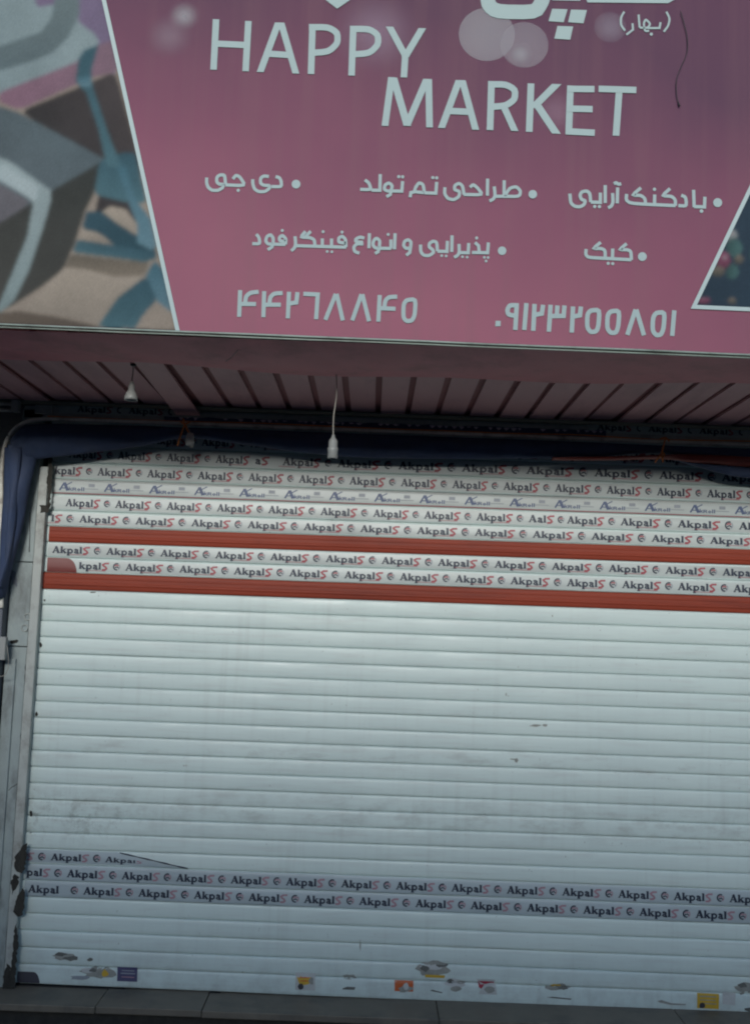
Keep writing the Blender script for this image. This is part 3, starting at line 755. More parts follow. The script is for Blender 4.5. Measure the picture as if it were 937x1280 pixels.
def SP(l): return lambda a, b, lift: UP(a, b, SF-l-lift)
def sign_poly(bm, pts, lift, mi=0):
    kk[0] += 1
    vs = [bm.verts.new(UP(a, b, SF-lift-(kk[0] % 40)*.00004)) for a, b in pts]
    f = bm.faces.new(vs); f.material_index = mi; f.normal_update()
    if len(vs) > 4: bmesh.ops.triangulate(bm, faces=[f])
def Z(ox, oy, s): return lambda p: (ox+p[0]/s, oy+p[1]/s)
def cut(p, q, wz):
    """stroke from p to q whose two ends are cut along the text line"""
    (ax, ay), (bx, by) = p, q; h = wz/2*math.hypot(bx-ax, by-ay)/abs(by-ay); k = .036*h
    return [(ax-h, ay-k), (ax+h, ay+k), (bx+h, by+k), (bx-h, by-k)]
def sign_text(name, tr, s, strokes, width, dots=(), polys=(), label=None, lift=.003):
    bm = bmesh.new(); place = SP(lift)
    for st in strokes:
        wd = width
        if isinstance(st, tuple): st, wd = st
        pts = [tr(p) for p in st]
        if len(pts) > 3:            # soften traced curves
            closed = pts[0] == pts[-1]; q = pts
            out = [q[0]] if not closed else []
            rng = range(1, len(q)-1) if not closed else range(0, len(q)-1)
            for i in rng:
                a, b, c = q[i-1 if not (closed and i == 0) else len(q)-2], q[i], q[i+1]
                out += [(b[0]+(a[0]-b[0])*.3, b[1]+(a[1]-b[1])*.3), (b[0]+(a[0]-b[0])*.08+(c[0]-b[0])*.08, b[1]+(a[1]-b[1])*.08+(c[1]-b[1])*.08), (b[0]+(c[0]-b[0])*.3, b[1]+(c[1]-b[1])*.3)]
            out.append(q[-1] if not closed else out[0]); pts = out
        ribbon(bm, pts, wd, place)
    for d in dots:
        c = tr(d[:2]); rr = d[2]/s; sign_poly(bm, [(c[0]+rr*math.cos(2*math.pi*k/16), c[1]+rr*math.sin(2*math.pi*k/16)) for k in range(16)], lift)
    for p in polys: sign_poly(bm, [tr(q) for q in p], lift)
    o = obj_bm(name, bm, M['letter'], sign)
    if label: o['label'] = label
    return o
W1, W2 = 25.5, 22.5
sign_text('headline_lettering', Z(250,0,3.123), 3.123, [
 [(58,170),(184,176)], [(262,209),(350,215)],
 [(425,106),(500,106),(536,128),(537,168),(502,202),(424,207)], [(585,113),(660,113),(694,136),(695,174),(661,208),(583,213)]], 7.8, label='first white Latin word',
 polys=[cut((53,272),(63,75),W1), cut((178,278),(189,82),W1), cut((235,281),(306,88),W1), cut((374,287),(316,88),W1), cut((433,289),(439,94),W1), cut((591,295),(598,101),W1),
  cut((803,222),(739,104),W1), cut((800,222),(867,110),W1), cut((795,302),(801,205),W1)])
sign_text('headline_lettering', Z(460,80,2.677), 2.677, [
 [(272,157),(338,160)], [(402,68),(460,68),(491,86),(490,118),(460,140),(400,144)],
 [(666,83),(756,84)], [(664,149),(750,151)], [(660,225),(757,230)], [(770,83),(896,87)]], 8.0, label='second white Latin word',
 polys=[cut((56,207),(78,44),W2), cut((131,207),(84,45),W2+2), cut((129,207),(196,50),W2), cut((205,212),(202,50),W2), cut((245,214),(304,54),W2), cut((359,220),(314,54),W2),
  cut((407,221),(412,57),W2), cut((490,224),(452,140),W2), cut((538,227),(544,65),W2), cut((550,147),(630,67),W2), cut((629,233),(562,133),W2+2), cut((670,232),(676,72),W2), cut((828,240),(839,84),W2)])
sign_text('service_lettering', Z(700,215,4.26), 4.26, [
 [(768,132),(766,186),(711,184)], [(708,95),(711,188)], [(642,124),(664,132),(669,158),(668,181),(627,179)],
 [(583,88),(540,127),(592,129),(611,148),(611,180)], [(501,120),(500,174)], [(428,84),(381,124),(428,124),(450,142),(452,172)],
 [(352,117),(349,150),(376,168),(612,179)], [(304,82),(302,167)], [(284,63),(296,56),(308,66),(323,62)],
 [(277,112),(280,160),(271,182),(253,191)], [(238,70),(238,165)], [(212,110),(212,162),(161,160)],
 [(161,160),(156,112),(138,100),(112,106),(103,126),(112,147),(132,152),(127,173),(104,186),(76,183),(54,165),(50,115)]], 4.1,
 [(836,163,24),(750,208,10),(500,92,9),(182,184,9),(207,184,9)])
sign_text('service_lettering', Z(440,210,3.904), 3.904, [
 [(741,60),(740,140)], [(738,138),(815,139),(821,112),(800,90),(768,98),(743,136)], [(692,90),(697,135),(688,152),(669,161)], [(742,138),(697,138)],
 [(660,52),(659,135)], [(574,94),(590,80),(610,96),(637,131),(543,129)],
 [(545,130),(538,86),(520,74),(500,85),(498,106),(524,114),(521,140),(495,156),(466,149),(450,126),(452,94)],
 [(412,68),(408,123),(352,121)], [(352,121),(346,80),(326,71),(309,94),(303,116),(350,120)], [(305,116),(286,120),(282,143)],
 [(246,64),(242,113),(190,112)], [(190,112),(196,86),(180,72),(160,82),(156,104),(172,113),(192,111)], [(191,106),(185,130),(167,140)],
 [(137,30),(135,109),(94,108)], [(62,58),(83,74),(92,106),(39,104)]], 4.0,
 [(880,128,21),(393,47,8),(412,48,8),(227,42,8),(246,43,8)])
sign_text('service_lettering', Z(250,210,6.693), 6.693, [
 [(632,72),(664,80),(680,112),(681,157),(597,155)],
 [(576,71),(532,66),(506,86),(506,128),(532,145),(582,146),(579,172),(545,197),(490,199),(455,175),(441,130),(442,94)],
 [(275,92),(300,60),(332,72),(381,148),(214,141)],
 [(214,141),(208,60),(170,56),(141,76),(140,118),(162,136),(196,136),(190,166),(150,188),(100,187),(66,160),(55,120),(57,80)]], 4.0,
 [(803,135,37),(320,187,14)])
sign_text('service_lettering', Z(300,280,5.206), 5.206, [
 [(106,66),(124,88),(130,129),(80,128)], [(215,130),(217,92),(200,69),(175,80),(166,110),(182,131),(216,130)], [(214,126),(208,150),(180,168)], [(214,131),(296,133)],
 [(296,133),(299,96),(276,73),(256,86),(257,110),(297,113)], [(358,80),(362,130),(355,155),(333,175)], [(360,141),(690,151)],
 [(426,48),(393,86),(455,88),(483,102),(488,144)], [(460,47),(425,84)], [(535,94),(535,146)], [(595,95),(595,149)],
 [(688,151),(687,101),(665,78),(641,91),(641,119),(688,125)],
 [(808,92),(780,84),(752,98),(752,116),(800,119)], [(802,130),(760,128),(738,150),(745,180),(776,190)]], 4.0,
 [(275,42,10),(540,50,10),(567,179,9),(597,181,9),(663,53,10)])
sign_text('service_lettering', Z(460,285,5.206), 5.206, [
 [(8,34),(5,132)], [(72,131),(76,82),(55,65),(36,80),(30,110),(46,131),(73,130)], [(72,127),(65,154),(44,166)], [(70,132),(150,133)], [(148,75),(148,133)], [(175,34),(171,139)],
 [(275,127),(279,90),(260,75),(236,86),(229,115),(246,134),(276,129)], [(275,125),(270,160),(247,178)],
 [(781,94),(776,161),(674,159)], [(694,94),(717,115),(722,159)], [(653,98),(650,161),(588,160)], [(590,104),(592,155),(583,178),(558,191)], [(545,48),(543,156)],
 [(515,84),(512,153),(450,151)], [(450,151),(446,92),(421,85),(398,100),(395,124),(420,141),(426,160),(396,180),(361,178),(341,155),(340,108)]], 4.0,
 [(870,148,28),(755,191,9),(779,192,9),(766,215,9),(705,65,10),(613,187,9),(643,190,9),(478,180,9),(507,182,9),(130,42,10)])
sign_text('service_lettering', Z(720,290,9.37), 9.37, [
 [(587,136),(500,208),(592,206),(637,226),(642,328)], [(424,194),(420,316)], [(284,120),(193,195),(292,192),(335,216),(336,312)],
 [(642,325),(330,308),(140,298),(107,265),(113,199)]], 4.1, [(770,288,52),(371,367,19),(424,370,19)])
sign_text('phone_number', Z(290,355,3.904), 3.904, [
 [(40,30),(35,160)], [(37,97),(117,98)], [(130,38),(90,42),(68,60),(64,97)], [(157,35),(153,162)], [(155,101),(238,101)], [(247,44),(206,46),(186,64),(182,101)],
 [(278,38),(272,168)], [(319,40),(314,90),(275,96)], [(348,48),(418,51),(410,172)], [(455,175),(506,48)], [(510,48),(540,178)], [(586,178),(631,50)], [(635,50),(668,182)],
 [(720,54),(713,184)], [(716,118),(797,121)], [(805,62),(766,63),(747,80),(742,118)],
 [(895,74),(850,78),(836,100),(835,164),(851,182),(878,178),(891,150),(895,74)]], 5.2)
sign_text('phone_number', Z(610,365,3.748), 3.748, [
 [(128,62),(100,62),(88,84),(93,106),(130,112)], [(133,52),(126,178)], [(178,52),(168,178)], [(216,56),(210,182)], [(256,60),(250,101),(213,108)],
 [(291,60),(283,186)], [(323,63),(320,108)], [(356,63),(352,112),(287,113)], [(396,68),(390,190)], [(433,68),(428,109),(393,116)],
 [(520,84),(478,86),(463,105),(462,165),(478,188),(505,185),(515,160),(520,84)], [(613,88),(572,90),(557,110),(556,170),(572,192),(598,190),(608,160),(613,88)],
 [(650,201),(689,82)], [(692,82),(728,203)], [(825,95),(785,97),(770,120),(768,180),(785,203),(808,200),(820,170),(825,95)], [(870,86),(860,206)]], 5.6,
 polys=[[(34,135),(58,135),(57,160),(32,161)]])
sign_text('shop_name', Z(560,0,3.023), 3.023, [([(146,-45),(150,18),(182,44),(328,46),(352,10),(368,-45)], 18.0)], 18,
 polys=[[(392,33),(450,35),(435,84),(378,80)], [(463,36),(523,38),(510,88),(452,84)], [(412,98),(471,100),(460,150),(400,146)],
        [(388,-30),(500,-30),(498,3),(392,1)], [(510,-30),(880,-30),(855,-2),(830,12),(525,9)]], label='large Persian name, cut off at the top')
sign_text('subtitle_lettering', Z(560,0,3.023), 3.023, [
 [(664,44),(651,66),(651,94),(667,116)], [(823,44),(836,70),(830,98),(813,120)],
 [(695,88),(697,112),(672,131)], [(718,55),(722,104)], [(722,104),(752,106),(763,90),(745,72),(737,88),(742,118),(758,116)], [(752,106),(797,106),(801,84)]], 2.6, [(766,129,6)])
sign_text('heart_emblem', Z(250,0,3.123), 3.123, [], 1, polys=[[(490,-20),(490,0),(535,34),(585,0),(585,-20)]])
# printed bokeh circles
def bokeh(cx, cy, r_px, col, alpha, soft_frac, lift):
    c = UP(cx, cy, SF-lift); e = UP(cx+r_px, cy, SF-lift); rad = (e-c).length
    me = bpy.data.meshes.new('bokeh_print'); nn = 40
    vs = [(0,0,0)] + [(rad*math.cos(2*math.pi*k/nn), 0, rad*math.sin(2*math.pi*k/nn)) for k in range(nn)]
    me.from_pydata(vs, [], [(0, 1+k, 1+(k+1) % nn) for k in range(nn)])
    o = link('bokeh_print', me, glow_mat('bokeh', col, alpha, rad*soft_frac), sign); o.location = c
    return o
bokeh(608, 43, 35, (.31,.31,.34), .42, 4.0, .0012)
bokeh(655, 56, 30, (.29,.27,.31), .36, 4.0, .0015)
bokeh(650, 68, 16, (.33,.33,.36), .4, 1.0, .0018)
bokeh(762, 34, 20, (.24,.20,.26), .4, 1.6, .0012)
bokeh(230, 20, 22, (.31,.31,.34), .5, 1.0, .0012)
bokeh(212, 45, 30, (.24,.17,.22), .35, 1.1, .0014)
bokeh(470, 40, 60, (.25,.16,.24), .4, 1.0, .0012)
bokeh(695, 140, 30, (.25,.13,.20), .35, 1.1, .0012)

# left photo print: gift boxes and ribbons
z4 = Z(0,0,4.074); z5 = Z(0,200,4.074)
def divx(y): return 129+ (y+5)*(222-129)/417.0
BB = lambda y: 404.5 + 0  # local bottom edge of the print
layers = [
 ('gift_print', 'kraft', [(-415,-190),(divx(-190),-190),(divx(404),404),(divx(410),413.5),(0,404),(-415,387)]),
 ('gift_print', 'lilac', [(-415,-190),(divx(-190),-190),(divx(95),95),(100,80),(60,20),(0,10),(-415,-20)]),
 ('gift_print', 'pale', [(-415,-185),(20,-185),(45,10),(70,5),(78,-20),(100,-20),(98,28),(118,42),(124,52),(118,68),(95,80),(0,118),(-60,130),(-415,150)]),
 ('gift_print', 'teal_grey', [z4(p) for p in ((290,-80),(410,-80),(405,80),(350,190),(270,270),(170,310),(0,360),(-400,420),(-400,300),(0,235),(205,165),(265,90))]),
 ('gift_print', 'pink', [z4(p) for p in ((0,470),(385,318),(400,300),(500,230),(570,205),(598,365),(470,395),(100,560),(0,520))]),
 ('gift_print', 'brown', [z4(p) for p in ((95,570),(390,450),(590,362),(720,850),(690,1160),(470,1160),(540,815))]),
 ('gift_print', 'box_top', [z4(p) for p in ((-900,430),(0,540),(95,572),(540,812),(520,830),(265,975),(0,1130),(-900,1300))]),
 ('gift_print', 'box_left', [z5(p) for p in ((-900,-90),(0,120),(160,215),(0,330),(-900,520))]),
 ('gift_print', 'box_side', [z5(p) for p in ((540,-4),(500,60),(480,170),(430,270),(380,430),(320,560),(200,655),(60,745),(0,775),(-900,830),(-900,505),(0,322),(160,220),(265,155))]),
 ('gift_print', 'ribbon', [z5(p) for p in ((-600,-300),(0,-10),(40,0),(262,155),(262,200),(225,330),(150,560),(72,720),(0,780),(-30,760),(0,730),(50,610),(140,390),(170,220),(150,195),(0,105),(-600,-150))]),
 ('gift_print', 'ribbon_lit', [z5(p) for p in ((-600,-250),(0,15),(200,135),(180,215),(150,190),(0,100),(-600,-150))]),
 ('gift_print', 'shade', [z5(p) for p in ((365,480),(640,510),(760,520),(735,590),(560,590),(430,580),(330,545))]),
 ('gift_print', 'cream', [z5(p) for p in ((330,545),(450,560),(600,600),(735,590),(600,690),(500,830),(300,790),(120,760),(210,670))]),
 ('gift_print', 'edge_tan', [z5(p) for p in ((-900,850),(0,775),(110,770),(300,800),(500,845),(495,860),(0,838),(-900,800))]),
 ('gift_print', 'cream', [z5(p) for p in ((520,265),(560,235),(640,250),(690,320),(700,380),(600,330))]),
 ('ribbon_print', 'blue', [z5(p) for p in ((505,20),(560,-30),(690,-40),(750,220),(640,215),(480,175))]),
 ('ribbon_print', 'blue_dark', [z5(p) for p in ((440,262),(520,262),(600,325),(790,440),(800,490),(640,470),(560,420),(418,345))]),
 ('ribbon_print', 'blue', [z5(p) for p in ((370,470),(395,405),(560,430),(800,470),(798,500),(740,520),(560,495))]),
 ('gift_print', 'cream', [z5(p) for p in ((400,405),(415,352),(500,370),(570,420))]),
 ('ribbon_print', 'blue_lit', [z5(p) for p in ((590,20),(640,30),(690,200),(770,300),(800,440),(770,460),(700,420),(700,330),(640,180))]),
 ('ribbon_print', 'blue_lit', [z5(p) for p in ((790,510),(835,560),(880,780),(800,720),(740,590))]),
 ('ribbon_print', 'blue', [z5(p) for p in ((500,845),(600,700),(745,590),(800,710),(720,800),(690,858),(560,856))]),
 ('ribbon_print', 'blue', [z4(p) for p in ((385,420),(400,300),(430,255),(505,225),(470,340),(468,430),(560,700),(620,850),(545,850),(500,650),(440,470))]),
 ('ribbon_print', 'blue_lit', [z4(p) for p in ((395,395),(465,385),(465,440),(410,440))]),
]

import numpy as np
def printed_sheet(name, x0, x1, y0, y1, step, polys, clip, lift, blur=1.0, rough=.45):
    """a printed photograph: one flat sheet whose ink colours sit in a colour attribute on a fine grid"""
    nx_, ny_ = int((x1-x0)/step)+1, int((y1-y0)/step)+1
    X, Y = np.meshgrid(x0+np.arange(nx_)*step, y0+np.arange(ny_)*step)
    C = np.zeros((ny_, nx_, 3))
    for cols, pts in polys:
        # rounded outline
        q = []
        n_ = len(pts)
        for i in range(n_):
            a, b, c = pts[i-1], pts[i], pts[(i+1) % n_]
            q += [(b[0]+(a[0]-b[0])*.14, b[1]+(a[1]-b[1])*.14), (b[0]+(a[0]+c[0]-2*b[0])*.035, b[1]+(a[1]+c[1]-2*b[1])*.035), (b[0]+(c[0]-b[0])*.14, b[1]+(c[1]-b[1])*.14)]
        ins = np.zeros(X.shape, bool); n_ = len(q)
        for i in range(n_):
            (ax, ay), (bx, by) = q[i], q[(i+1) % n_]
            if ay == by: continue
            cr = ((ay > Y) != (by > Y)) & (X < (bx-ax)*(Y-ay)/(by-ay)+ax); ins ^= cr
        c0, c1, (gx, gy) = cols
        pr = X*gx + Y*gy
        if ins.any():
            lo_, hi_ = pr[ins].min(), pr[ins].max(); t = ((pr-lo_)/max(1e-6, hi_-lo_))[..., None]
            col = np.array(c0)*(1-t) + np.array(c1)*t; C[ins] = col[ins]
    rs = np.random.RandomState(4)
    def blurred(A, sg):
        r_ = int(3*sg)+1; k_ = np.exp(-.5*(np.arange(-r_, r_+1)/sg)**2); k_ /= k_.sum()
        for ax in (0, 1):
            pw = [(0, 0)]*A.ndim; pw[ax] = (r_, r_); Ap = np.pad(A, pw, mode='edge'); O = np.zeros_like(A)
            for j in range(2*r_+1): O += k_[j]*np.take(Ap, np.arange(j, j+A.shape[ax]), axis=ax)
            A = O
        return A
    C = blurred(C, blur)
    nz = blurred(rs.randn(ny_, nx_), 9.0)*9; n2 = blurred(rs.randn(ny_, nx_), 2.5)*2.5; n3 = rs.randn(ny_, nx_)
    C = np.clip(C*.60*(1+.13*nz+.06*n2+.035*n3)[..., None], 0, 1)
    vs, idx = [], -np.ones((ny_, nx_), int); cols = []
    for j in range(ny_):
        for i in range(nx_):
            x, y = clip(X[j, i], Y[j, i]); idx[j, i] = len(vs); vs.append(UP(x, y, SF-lift)); cols.append((*C[j, i], 1))
    fs = [(idx[j+1, i], idx[j+1, i+1], idx[j, i+1], idx[j, i]) for j in range(ny_-1) for i in range(nx_-1)]
    me = bpy.data.meshes.new(name); me.from_pydata(vs, [], [tuple(int(v_) for v_ in f) for f in fs])
    at = me.color_attributes.new('ink', 'FLOAT_COLOR', 'POINT'); at.data.foreach_set('color', np.array(cols, 'f').ravel())
    mt, n__, b = nodes(name); vc = n__.nodes.new('ShaderNodeVertexColor'); vc.layer_name = 'ink'
    n__.links.new(vc.outputs[0], b.inputs['Base Color']); b.inputs['Roughness'].default_value = .75; b.inputs['Specular IOR Level'].default_value = .12
    return link(name, me, mt, sign)
GR = {'kraft':((.28,.24,.205),(.36,.305,.25),(0,1)), 'lilac':((.17,.12,.20),(.20,.16,.25),(1,0)), 'pale':((.17,.235,.255),(.27,.345,.36),(1,.3)), 'teal_grey':((.12,.165,.18),(.16,.21,.22),(0,-1)),
 'pink':((.27,.155,.21),(.22,.145,.185),(1,0)), 'brown':((.042,.040,.041),(.072,.062,.063),(1,-.4)), 'box_top':((.16,.19,.21),(.105,.14,.155),(.5,-1)), 'box_side':((.046,.052,.049),(.085,.083,.074),(-.3,1)),
 'box_left':((.125,.125,.145),(.155,.15,.165),(1,0)), 'ribbon':((.36,.44,.45),(.24,.31,.31),(-.1,1)), 'ribbon_lit':((.30,.37,.385),(.42,.50,.51),(1,0)), 'blue':((.045,.105,.135),(.085,.175,.205),(-.3,1)),
 'blue_lit':((.07,.165,.21),(.14,.25,.30),(0,1)), 'blue_dark':((.045,.10,.13),(.03,.075,.095),(1,0)), 'cream':((.43,.37,.30),(.33,.285,.235),(0,1)), 'shade':((.16,.14,.11),(.25,.21,.165),(0,1)), 'edge_tan':((.20,.16,.12),(.13,.105,.085),(1,0))}
# left edge column of the sheet follows the slanted divider, its foot the edge of the banner
def clip_left(x, y):
    yb = 403.6 + x*.0412
    y = y if y < yb else yb
    return (min(x, divx(y)), y)
printed_sheet('gift_box_print', -240, 225, -185, 416, 1.5, [(GR[k], pts) for nm, k, pts in layers], clip_left, .0012, 1.5)
bm = bmesh.new(); ribbon(bm, [(divx(-190),-190),(divx(413),413.5)], 5.2, SP(.0045)); obj_bm('divider_line', bm, M['line'], sign)
# right photo print: balloons on navy
z6 = Z(840,220,7.113)
BL = [(((.024,.034,.046),(.032,.058,.085),(0,1)), [(700,-200),(1320,-200),(1320,410),(700,410)])]
def ell(cx, cy, rx, ry, s_=1): return [z6((cx+rx*s_*math.cos(2*math.pi*t/14), cy+ry*s_*math.sin(2*math.pi*t/14))) for t in range(14)]
BC = {'green_b':((.04,.085,.085),(.075,.16,.155),(1,.2)), 'pink_b':((.27,.09,.15),(.13,.045,.075),(0,1)), 'white_b':((.30,.33,.33),(.15,.17,.17),(0,1)), 'tan_b':((.20,.17,.14),(.08,.08,.07),(0,1))}
for (k, cx, cy, rx, ry) in (('tan_b',520,930,130,24),('white_b',525,530,40,48),('green_b',545,640,62,68),('tan_b',590,745,32,38),('pink_b',450,750,54,64),('tan_b',405,850,50,40),('green_b',528,850,48,58),('pink_b',265,1105,60,26),('tan_b',528,1110,30,28),('green_b',760,700,60,70),('white_b',800,560,60,66),('pink_b',880,820,70,75),('green_b',1000,640,70,80),('tan_b',1100,900,80,90)):
    if k == 'tan_b' and rx > 100: continue
    BL.append((BC[k], ell(cx, cy, rx*1.2, ry*1.2)))
    if k in ('pink_b', 'white_b'): BL.append((((.34,.30,.31),(.34,.30,.31),(0,1)), ell(cx+8, cy-ry*.4, rx*.3, ry*.25)))
# photo edges: slanted left side and the straight foot of the white outline
def clip_right(x, y):
    yb = 383.5 + (x-866.5)*.041
    y = y if y < yb else yb
    return (max(x, 866.5+(383.5-y)*.478), y)
printed_sheet('balloon_photo', 866, 1300, -185, 404, 2.0, BL, clip_right, .0012, 1.0)
bm = bmesh.new(); ribbon(bm, [(1150,-188),(937,236),(866.5,383.5),(937,386.6),(1300,400)], 5.0, SP(.0045)); obj_bm('divider_line', bm, M['line'], sign)

# loose wire on the sign
bm = bmesh.new(); add_tube(bm, spline([UP(a, b, SF-.012) for a, b in ((850,14),(853,24),(858,45),(858,65),(850,85),(845,100),(845,118),(848,131))], 6), .0016, 6)
add_tube(bm, [UP(847,128,SF-.012), UP(849,133,SF-.012)], .003, 6)
tag(obj_bm('loose_wire', bm, M['black']), 'thin black loose wire dangling over the right side of the pink sign', 'wire')

# ------------------------------------------------------------------ canopy ceiling behind the sign
ceil = empty('canopy_ceiling', (0, SIGN_Y/2, SOF_Z), 'dusky pink plank ceiling under the canopy between sign and shutter', 'ceiling')
xg0 = UP(472, 523).x; pitch = (UP(868, 536).x - UP(472, 523).x)/11
YF = SIGN_Y+.05
bm = bmesh.new(); rnd = random.Random(11)
k0 = int((SX0-xg0)/pitch); k1 = int((SX1-xg0)/pitch)
SAG = -7
for k in range(k0, k1):
    a, b = xg0+k*pitch+.014, xg0+(k+1)*pitch-.014
    z = SOF_Z+rnd.uniform(-.003, .003); zr_ = z - (.035 if k == SAG else rnd.uniform(-.003, .006))
    n0 = len(bm.verts); add_box(bm, a, b, YF, -.055, z, z+.012); bm.verts.ensure_lookup_table()
    for v_ in bm.verts[n0:]:
        if v_.co.y > -.1: v_.co.z += zr_-z
obj_bm('plank', bm, M['soffit'], ceil)
box('backing_board', SX0, SX1, YF, -.052, SOF_Z+.016, SOF_Z+.06, M['soffit_dark'], ceil)
box('rear_batten', SX0, SX1, -.15, -.056, SOF_Z-.008, SOF_Z-.0045, mat('old_wood', (.10,.105,.09), .8, .25, 9), ceil)
# banner cloth wrapped under the front of the ceiling, sagging
wrapY = UZ(468, 466, SOF_Z).y
bm = bmesh.new(); nx, ny = 130, 14; g = []
rnd = random.Random(3); phs = [rnd.uniform(0, 6) for _ in range(8)]
for i in range(nx+1):
    x = SX0+(SX1-SX0)*i/nx; row = []
    for j in range(ny+1):
        t = j/ny; ye = wrapY + .05*math.sin(x*1.9+phs[0]) + .03*math.sin(x*5.3+phs[1]) ; y = SIGN_Y+.003 + (ye-SIGN_Y)*t
        z = min(zbot(x)-.008, SOF_Z-.004)*(1-t) + (SOF_Z-.005)*t - math.sin(math.pi*t)*(.014+.012*math.sin(x*2.3+phs[2])) - .008*max(0, math.sin(x*6+3*t+phs[3]))*math.sin(math.pi*t) - .006*abs(math.sin(x*11-5*t+phs[4]))*math.sin(math.pi*t)
        row.append(bm.verts.new((x, y, z)))
    g.append(row)
for a, b in zip(g, g[1:]):
    for j in range(ny): bm.faces.new((a[j], a[j+1], b[j+1], b[j])).smooth = True
o = obj_bm('wrapped_banner_cloth', bm, M['wrap'], ceil)
crack([(262+20,452),(290,446),(298,437),(303,433),(300,438)], .0015, SIGN_Y+.1, M['black'], ceil, 'cloth_tear')
# canopy roof so that the ceiling is shaded from above
box('canopy_roof', SX0, SX1, SF+.301, .019, SOF_Z+.25, SOF_Z+.32, M['sheet_metal'], ceil)
box('end_panel', SX0, SX0+.02, SF+.302, .018, SOF_Z+.062, SOF_Z+.248, M['sheet_metal'], ceil)
box('end_panel', SX1-.02, SX1, SF+.302, .018, SOF_Z+.062, SOF_Z+.248, M['sheet_metal'], ceil)

# ------------------------------------------------------------------ awning pipe frame, tarpaulin, ropes, cable
PY = -.13
pipe_px = [(2,760),(2,700),(2,620),(3,580),(8,553),(18,537),(32,528),(50,524.5),(90,524.6),(240,530),(460,538.5),(700,547.5),(937,556.5),(1060,561)]
bm = bmesh.new(); pp = spline([UP(a, b, PY) for a, b in pipe_px], 8); add_tube(bm, pp, .0105, 10)
tag(obj_bm('awning_pipe', bm, M['pipe']), 'thin worn metal awning pipe bending down at the left above the shutter', 'pipe')
bm = bmesh.new(); cpts = [(60,520.5),(150,524),(240,527),(330,529.5),(460,534.5),(560,538.2),(640,541.3),(720,543.8),(820,549.5),(937,552),(1060,557)]
add_tube(bm, spline([UP(a, b+random.uniform(-.5, .5), PY+.02) for a, b in cpts], 6), .0033, 6)
tag(obj_bm('cable', bm, M['orange']), 'thin orange cable running along the top of the awning pipe', 'cable')
# tarpaulin bundle
top_px = [(14,548),(30,532),(60,529),(100,529.5),(170,531),(232,533.5),(300,535.5),(420,540),(540,544.5),(640,548),(740,552),(826,556),(937,560),(1060,565)]
bot_px = [(16,566),(34,574),(60,572),(100,567.5),(170,558.5),(232,547.5),(300,555),(420,570),(540,573.5),(640,573),(740,571.5),(826,567),(937,584),(1060,597)]
def interp(pl, n):
    pts = [Vector((a, b, 0)) for a, b in pl]; return spline(pts, n)
tp, bp_ = interp(top_px, 10), interp(bot_px, 10)
tarp = empty('rolled_tarpaulin', UP(468, 560, PY), 'dark blue rolled awning tarpaulin hanging from the pipe across the shutter top', 'tarpaulin')
bm = bmesh.new(); rings = []; rnd = random.Random(8); nr = 22
for i, (a, b) in enumerate(zip(tp, bp_)):
    A = UP(a.x, a.y, PY-.02); B = UP(b.x, b.y, PY-.02); h = (A.z-B.z)
    ring = []
    for k in range(nr):
        th = 2*math.pi*k/nr
        cz = (A.z+B.z)/2 + h/2*math.cos(th)
        wob = 1 + .30*abs(math.sin(2*th+i*.06)) + .22*abs(math.sin(3.5*th-i*.11)) + .12*math.sin(9*th+i*.31) + .10*math.sin(i*.9+4*th)
        cy = PY-.01 - math.sin(th)*(.016+.10*h)*wob
        ring.append(bm.verts.new(((A.x+(B.x-A.x)*(1-math.cos(th))/2), cy, cz)))
    rings.append(ring)
for a, b in zip(rings, rings[1:]):
    for k in range(nr): bm.faces.new((a[k], a[(k+1) % nr], b[(k+1) % nr], b[k])).smooth = True
bm.faces.new(rings[0]); bm.faces.new(rings[-1][::-1])
obj_bm('bundle', bm, M['tarp'], tarp)
# red lining showing at the right
def fold(name, tpl, bpl, mt, y0, bulge, parent, label=None):
    t_, b_ = interp(tpl, 8), interp(bpl, 8); bm = bmesh.new(); rings = []
    for i, (a, b) in enumerate(zip(t_, b_)):
        ring = []
        for k in range(12):
            th = 2*math.pi*k/12; px = a.x+(b.x-a.x)*(1-math.cos(th))/2; py = a.y+(b.y-a.y)*(1-math.cos(th))/2
            p = UP(px, py, y0); p.y = y0 - math.sin(th)*bulge*(1+.3*math.sin(i*.4+2*th)); ring.append(bm.verts.new(p))
        rings.append(ring)
    for a, b in zip(rings, rings[1:]):
        for k in range(12): bm.faces.new((a[k], a[(k+1) % 12], b[(k+1) % 12], b[k])).smooth = True
    bm.faces.new(rings[0]); bm.faces.new(rings[-1][::-1])
    o = obj_bm(name, bm, mt, parent)
    if label: o['label'] = label
    return o
fold('lining', [(690,572),(760,570.5),(832,568.5),(870,568),(937,571),(1060,578)], [(690,575),(760,575.5),(832,574),(870,579),(937,584),(1060,592)], M['tarp_red'], PY-.04, .025, tarp, 'red lining of the tarpaulin')
fold('lower_fold', [(838,573),(870,578),(905,582),(937,584),(1060,590)], [(840,574),(868,583),(900,592),(937,598),(1060,606)], M['tarp'], PY-.02, .025, tarp)
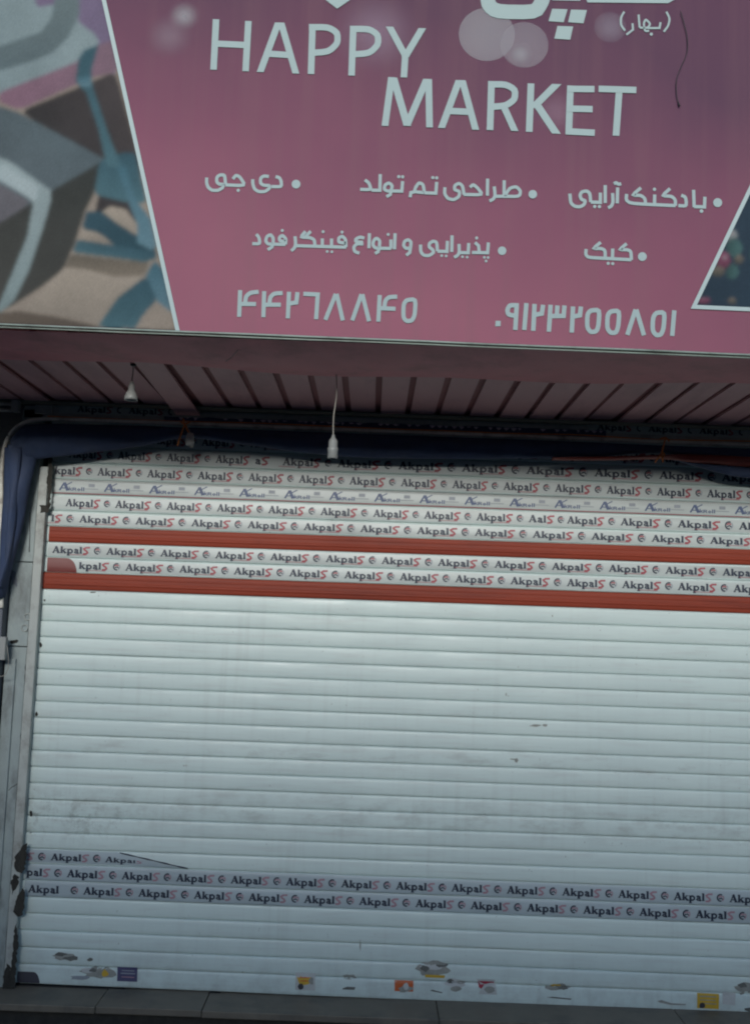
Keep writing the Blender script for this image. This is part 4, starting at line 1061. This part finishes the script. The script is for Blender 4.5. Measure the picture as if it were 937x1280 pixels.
# hanging left part
fold('hanging_drop', [(6,560),(5,600),(3,650),(0,700),(-2,748)], [(48,566),(38,610),(30,650),(18,700),(4,748)], M['tarp'], PY-.005, .05, tarp)
fold('hanging_drop', [(10,556),(12,600),(10,650),(6,700),(0,735)], [(28,560),(24,610),(19,660),(12,705),(3,735)], M['tarp'], PY-.05, .025, tarp)
def rope(name, lines, label, r_=.004):
    bm = bmesh.new()
    for pts in lines: add_tube(bm, spline([UP(a, b, PY-.075) for a, b in pts], 5), r_, 6)
    tag(obj_bm(name, bm, M['orange']), label, 'rope', 'orange ropes tying up the tarpaulin')
rope('tie_rope', [[(229,523),(231,531),(234,533)], [(231,531),(227,541),(222,557)], [(231,531),(236,541),(241,550)], [(226,527),(231,530),(238,527)]], 'orange rope tied in an inverted V over the tarpaulin, left')
rope('tie_rope', [[(831,548),(829,556),(826,566),(818,578)], [(829,566),(824,569),(828,572),(830,567)], [(828,558),(827,567),(828,578)], [(824,549),(831,547),(836,552)]], 'orange rope knotted round the tarpaulin, right')

# ------------------------------------------------------------------ hanging lamp sockets
def lamp(attach, lo_px, label, length_px, kink=0, rad=.020):
    A = UZ(attach[0], attach[1], SOF_Z-.004)
    tilt = UP(lo_px[0], lo_px[1], A.y); B = Vector((tilt.x, A.y, tilt.z))
    k = (A.y-CAM.y)/F_PX; H = length_px*k
    root = empty('lamp_socket', B, label, 'lamp socket', 'bare lamp sockets hanging on cords')
    bm = bmesh.new(); mid1 = A.lerp(B, .35)+Vector((kink, 0, 0)); mid2 = A.lerp(B, .7)+Vector((-kink*.4, 0, 0))
    add_tube(bm, spline([A, mid1, mid2, B+Vector((0, 0, 0))], 6), .0028, 6); obj_bm('cord', bm, M['cord'], root)
    bm = bmesh.new(); add_lathe(bm, A, [(.0001,.0),(.014,-.001),(.012,-.008),(.0001,-.009)], 12); obj_bm('ceiling_hook', bm, M['black'], root)
    return root, B, H
root, B, H = lamp((420,463), (416.5,547), 'white lamp socket on a long pale cord, hanging before the lettered strip', 27, .006)
bm = bmesh.new(); w2 = .022
add_lathe(bm, B, [(.0001,.012),(.006,.012),(.008,.0),(.016,-.010),(.0185,-.016),(.0185,-H*.45),(.022,-H*.5),(.022,-H*.62),(.0205,-H*.66),(.021,-H*.98),(.0185,-H),(.0165,-H*.97),(.0165,-H*.6),(.0001,-H*.58)], 24)
obj_bm('body', bm, M['socket'], root)
root, B, H = lamp((167,455), (165,480), 'white bell shaped lamp socket on a short cord under the plank ceiling', 21, .001)
bm = bmesh.new()
add_lathe(bm, B, [(.0001,.010),(.006,.010),(.010,.0),(.013,-.008),(.014,-H*.4),(.021,-H*.55),(.0265,-H*.8),(.0275,-H),(.024,-H*.98),(.020,-H*.7),(.0001,-H*.6)], 24)
obj_bm('body', bm, M['socket'], root)
# small grey socket dangling by the left rope
c = UP(238, 541, PY-.07)
root = empty('lamp_socket', c, 'small dull grey socket dangling beside the left orange rope', 'lamp socket', 'bare lamp sockets hanging on cords')
bm = bmesh.new(); add_lathe(bm, c, [(.0001,0),(.014,-.002),(.020,-.02),(.022,-.05),(.017,-.062),(.0001,-.060)], 16); obj_bm('body', bm, M['header'], root)
bm = bmesh.new(); add_tube(bm, spline([c, c+Vector((-.01,0,.02)), UP(231,531,PY-.07)], 5), .0022, 6)
add_tube(bm, spline([c+Vector((0,0,-.06)), c+Vector((.008,0,-.075)), c+Vector((.02,-.004,-.062))], 5), .0022, 6); obj_bm('cord', bm, M['cord'], root)

# conduit with a white clip box at the far left
bm = bmesh.new()
for yy in (505, 513): add_tube(bm, [UP(-200, yy-7, -.12), UP(20, yy, -.12)], .009, 8)
root = empty('wall_conduit', UP(10, 510, -.12), 'pair of grey conduits ending in a pale box under the ceiling, far left', 'conduit')
obj_bm('conduit_tube', bm, M['pipe'], root)
p = UP(21, 508, -.12); box('end_box', p.x-.018, p.x+.018, -.15, -.10, p.z-.03, p.z+.03, M['socket'], root, .004)
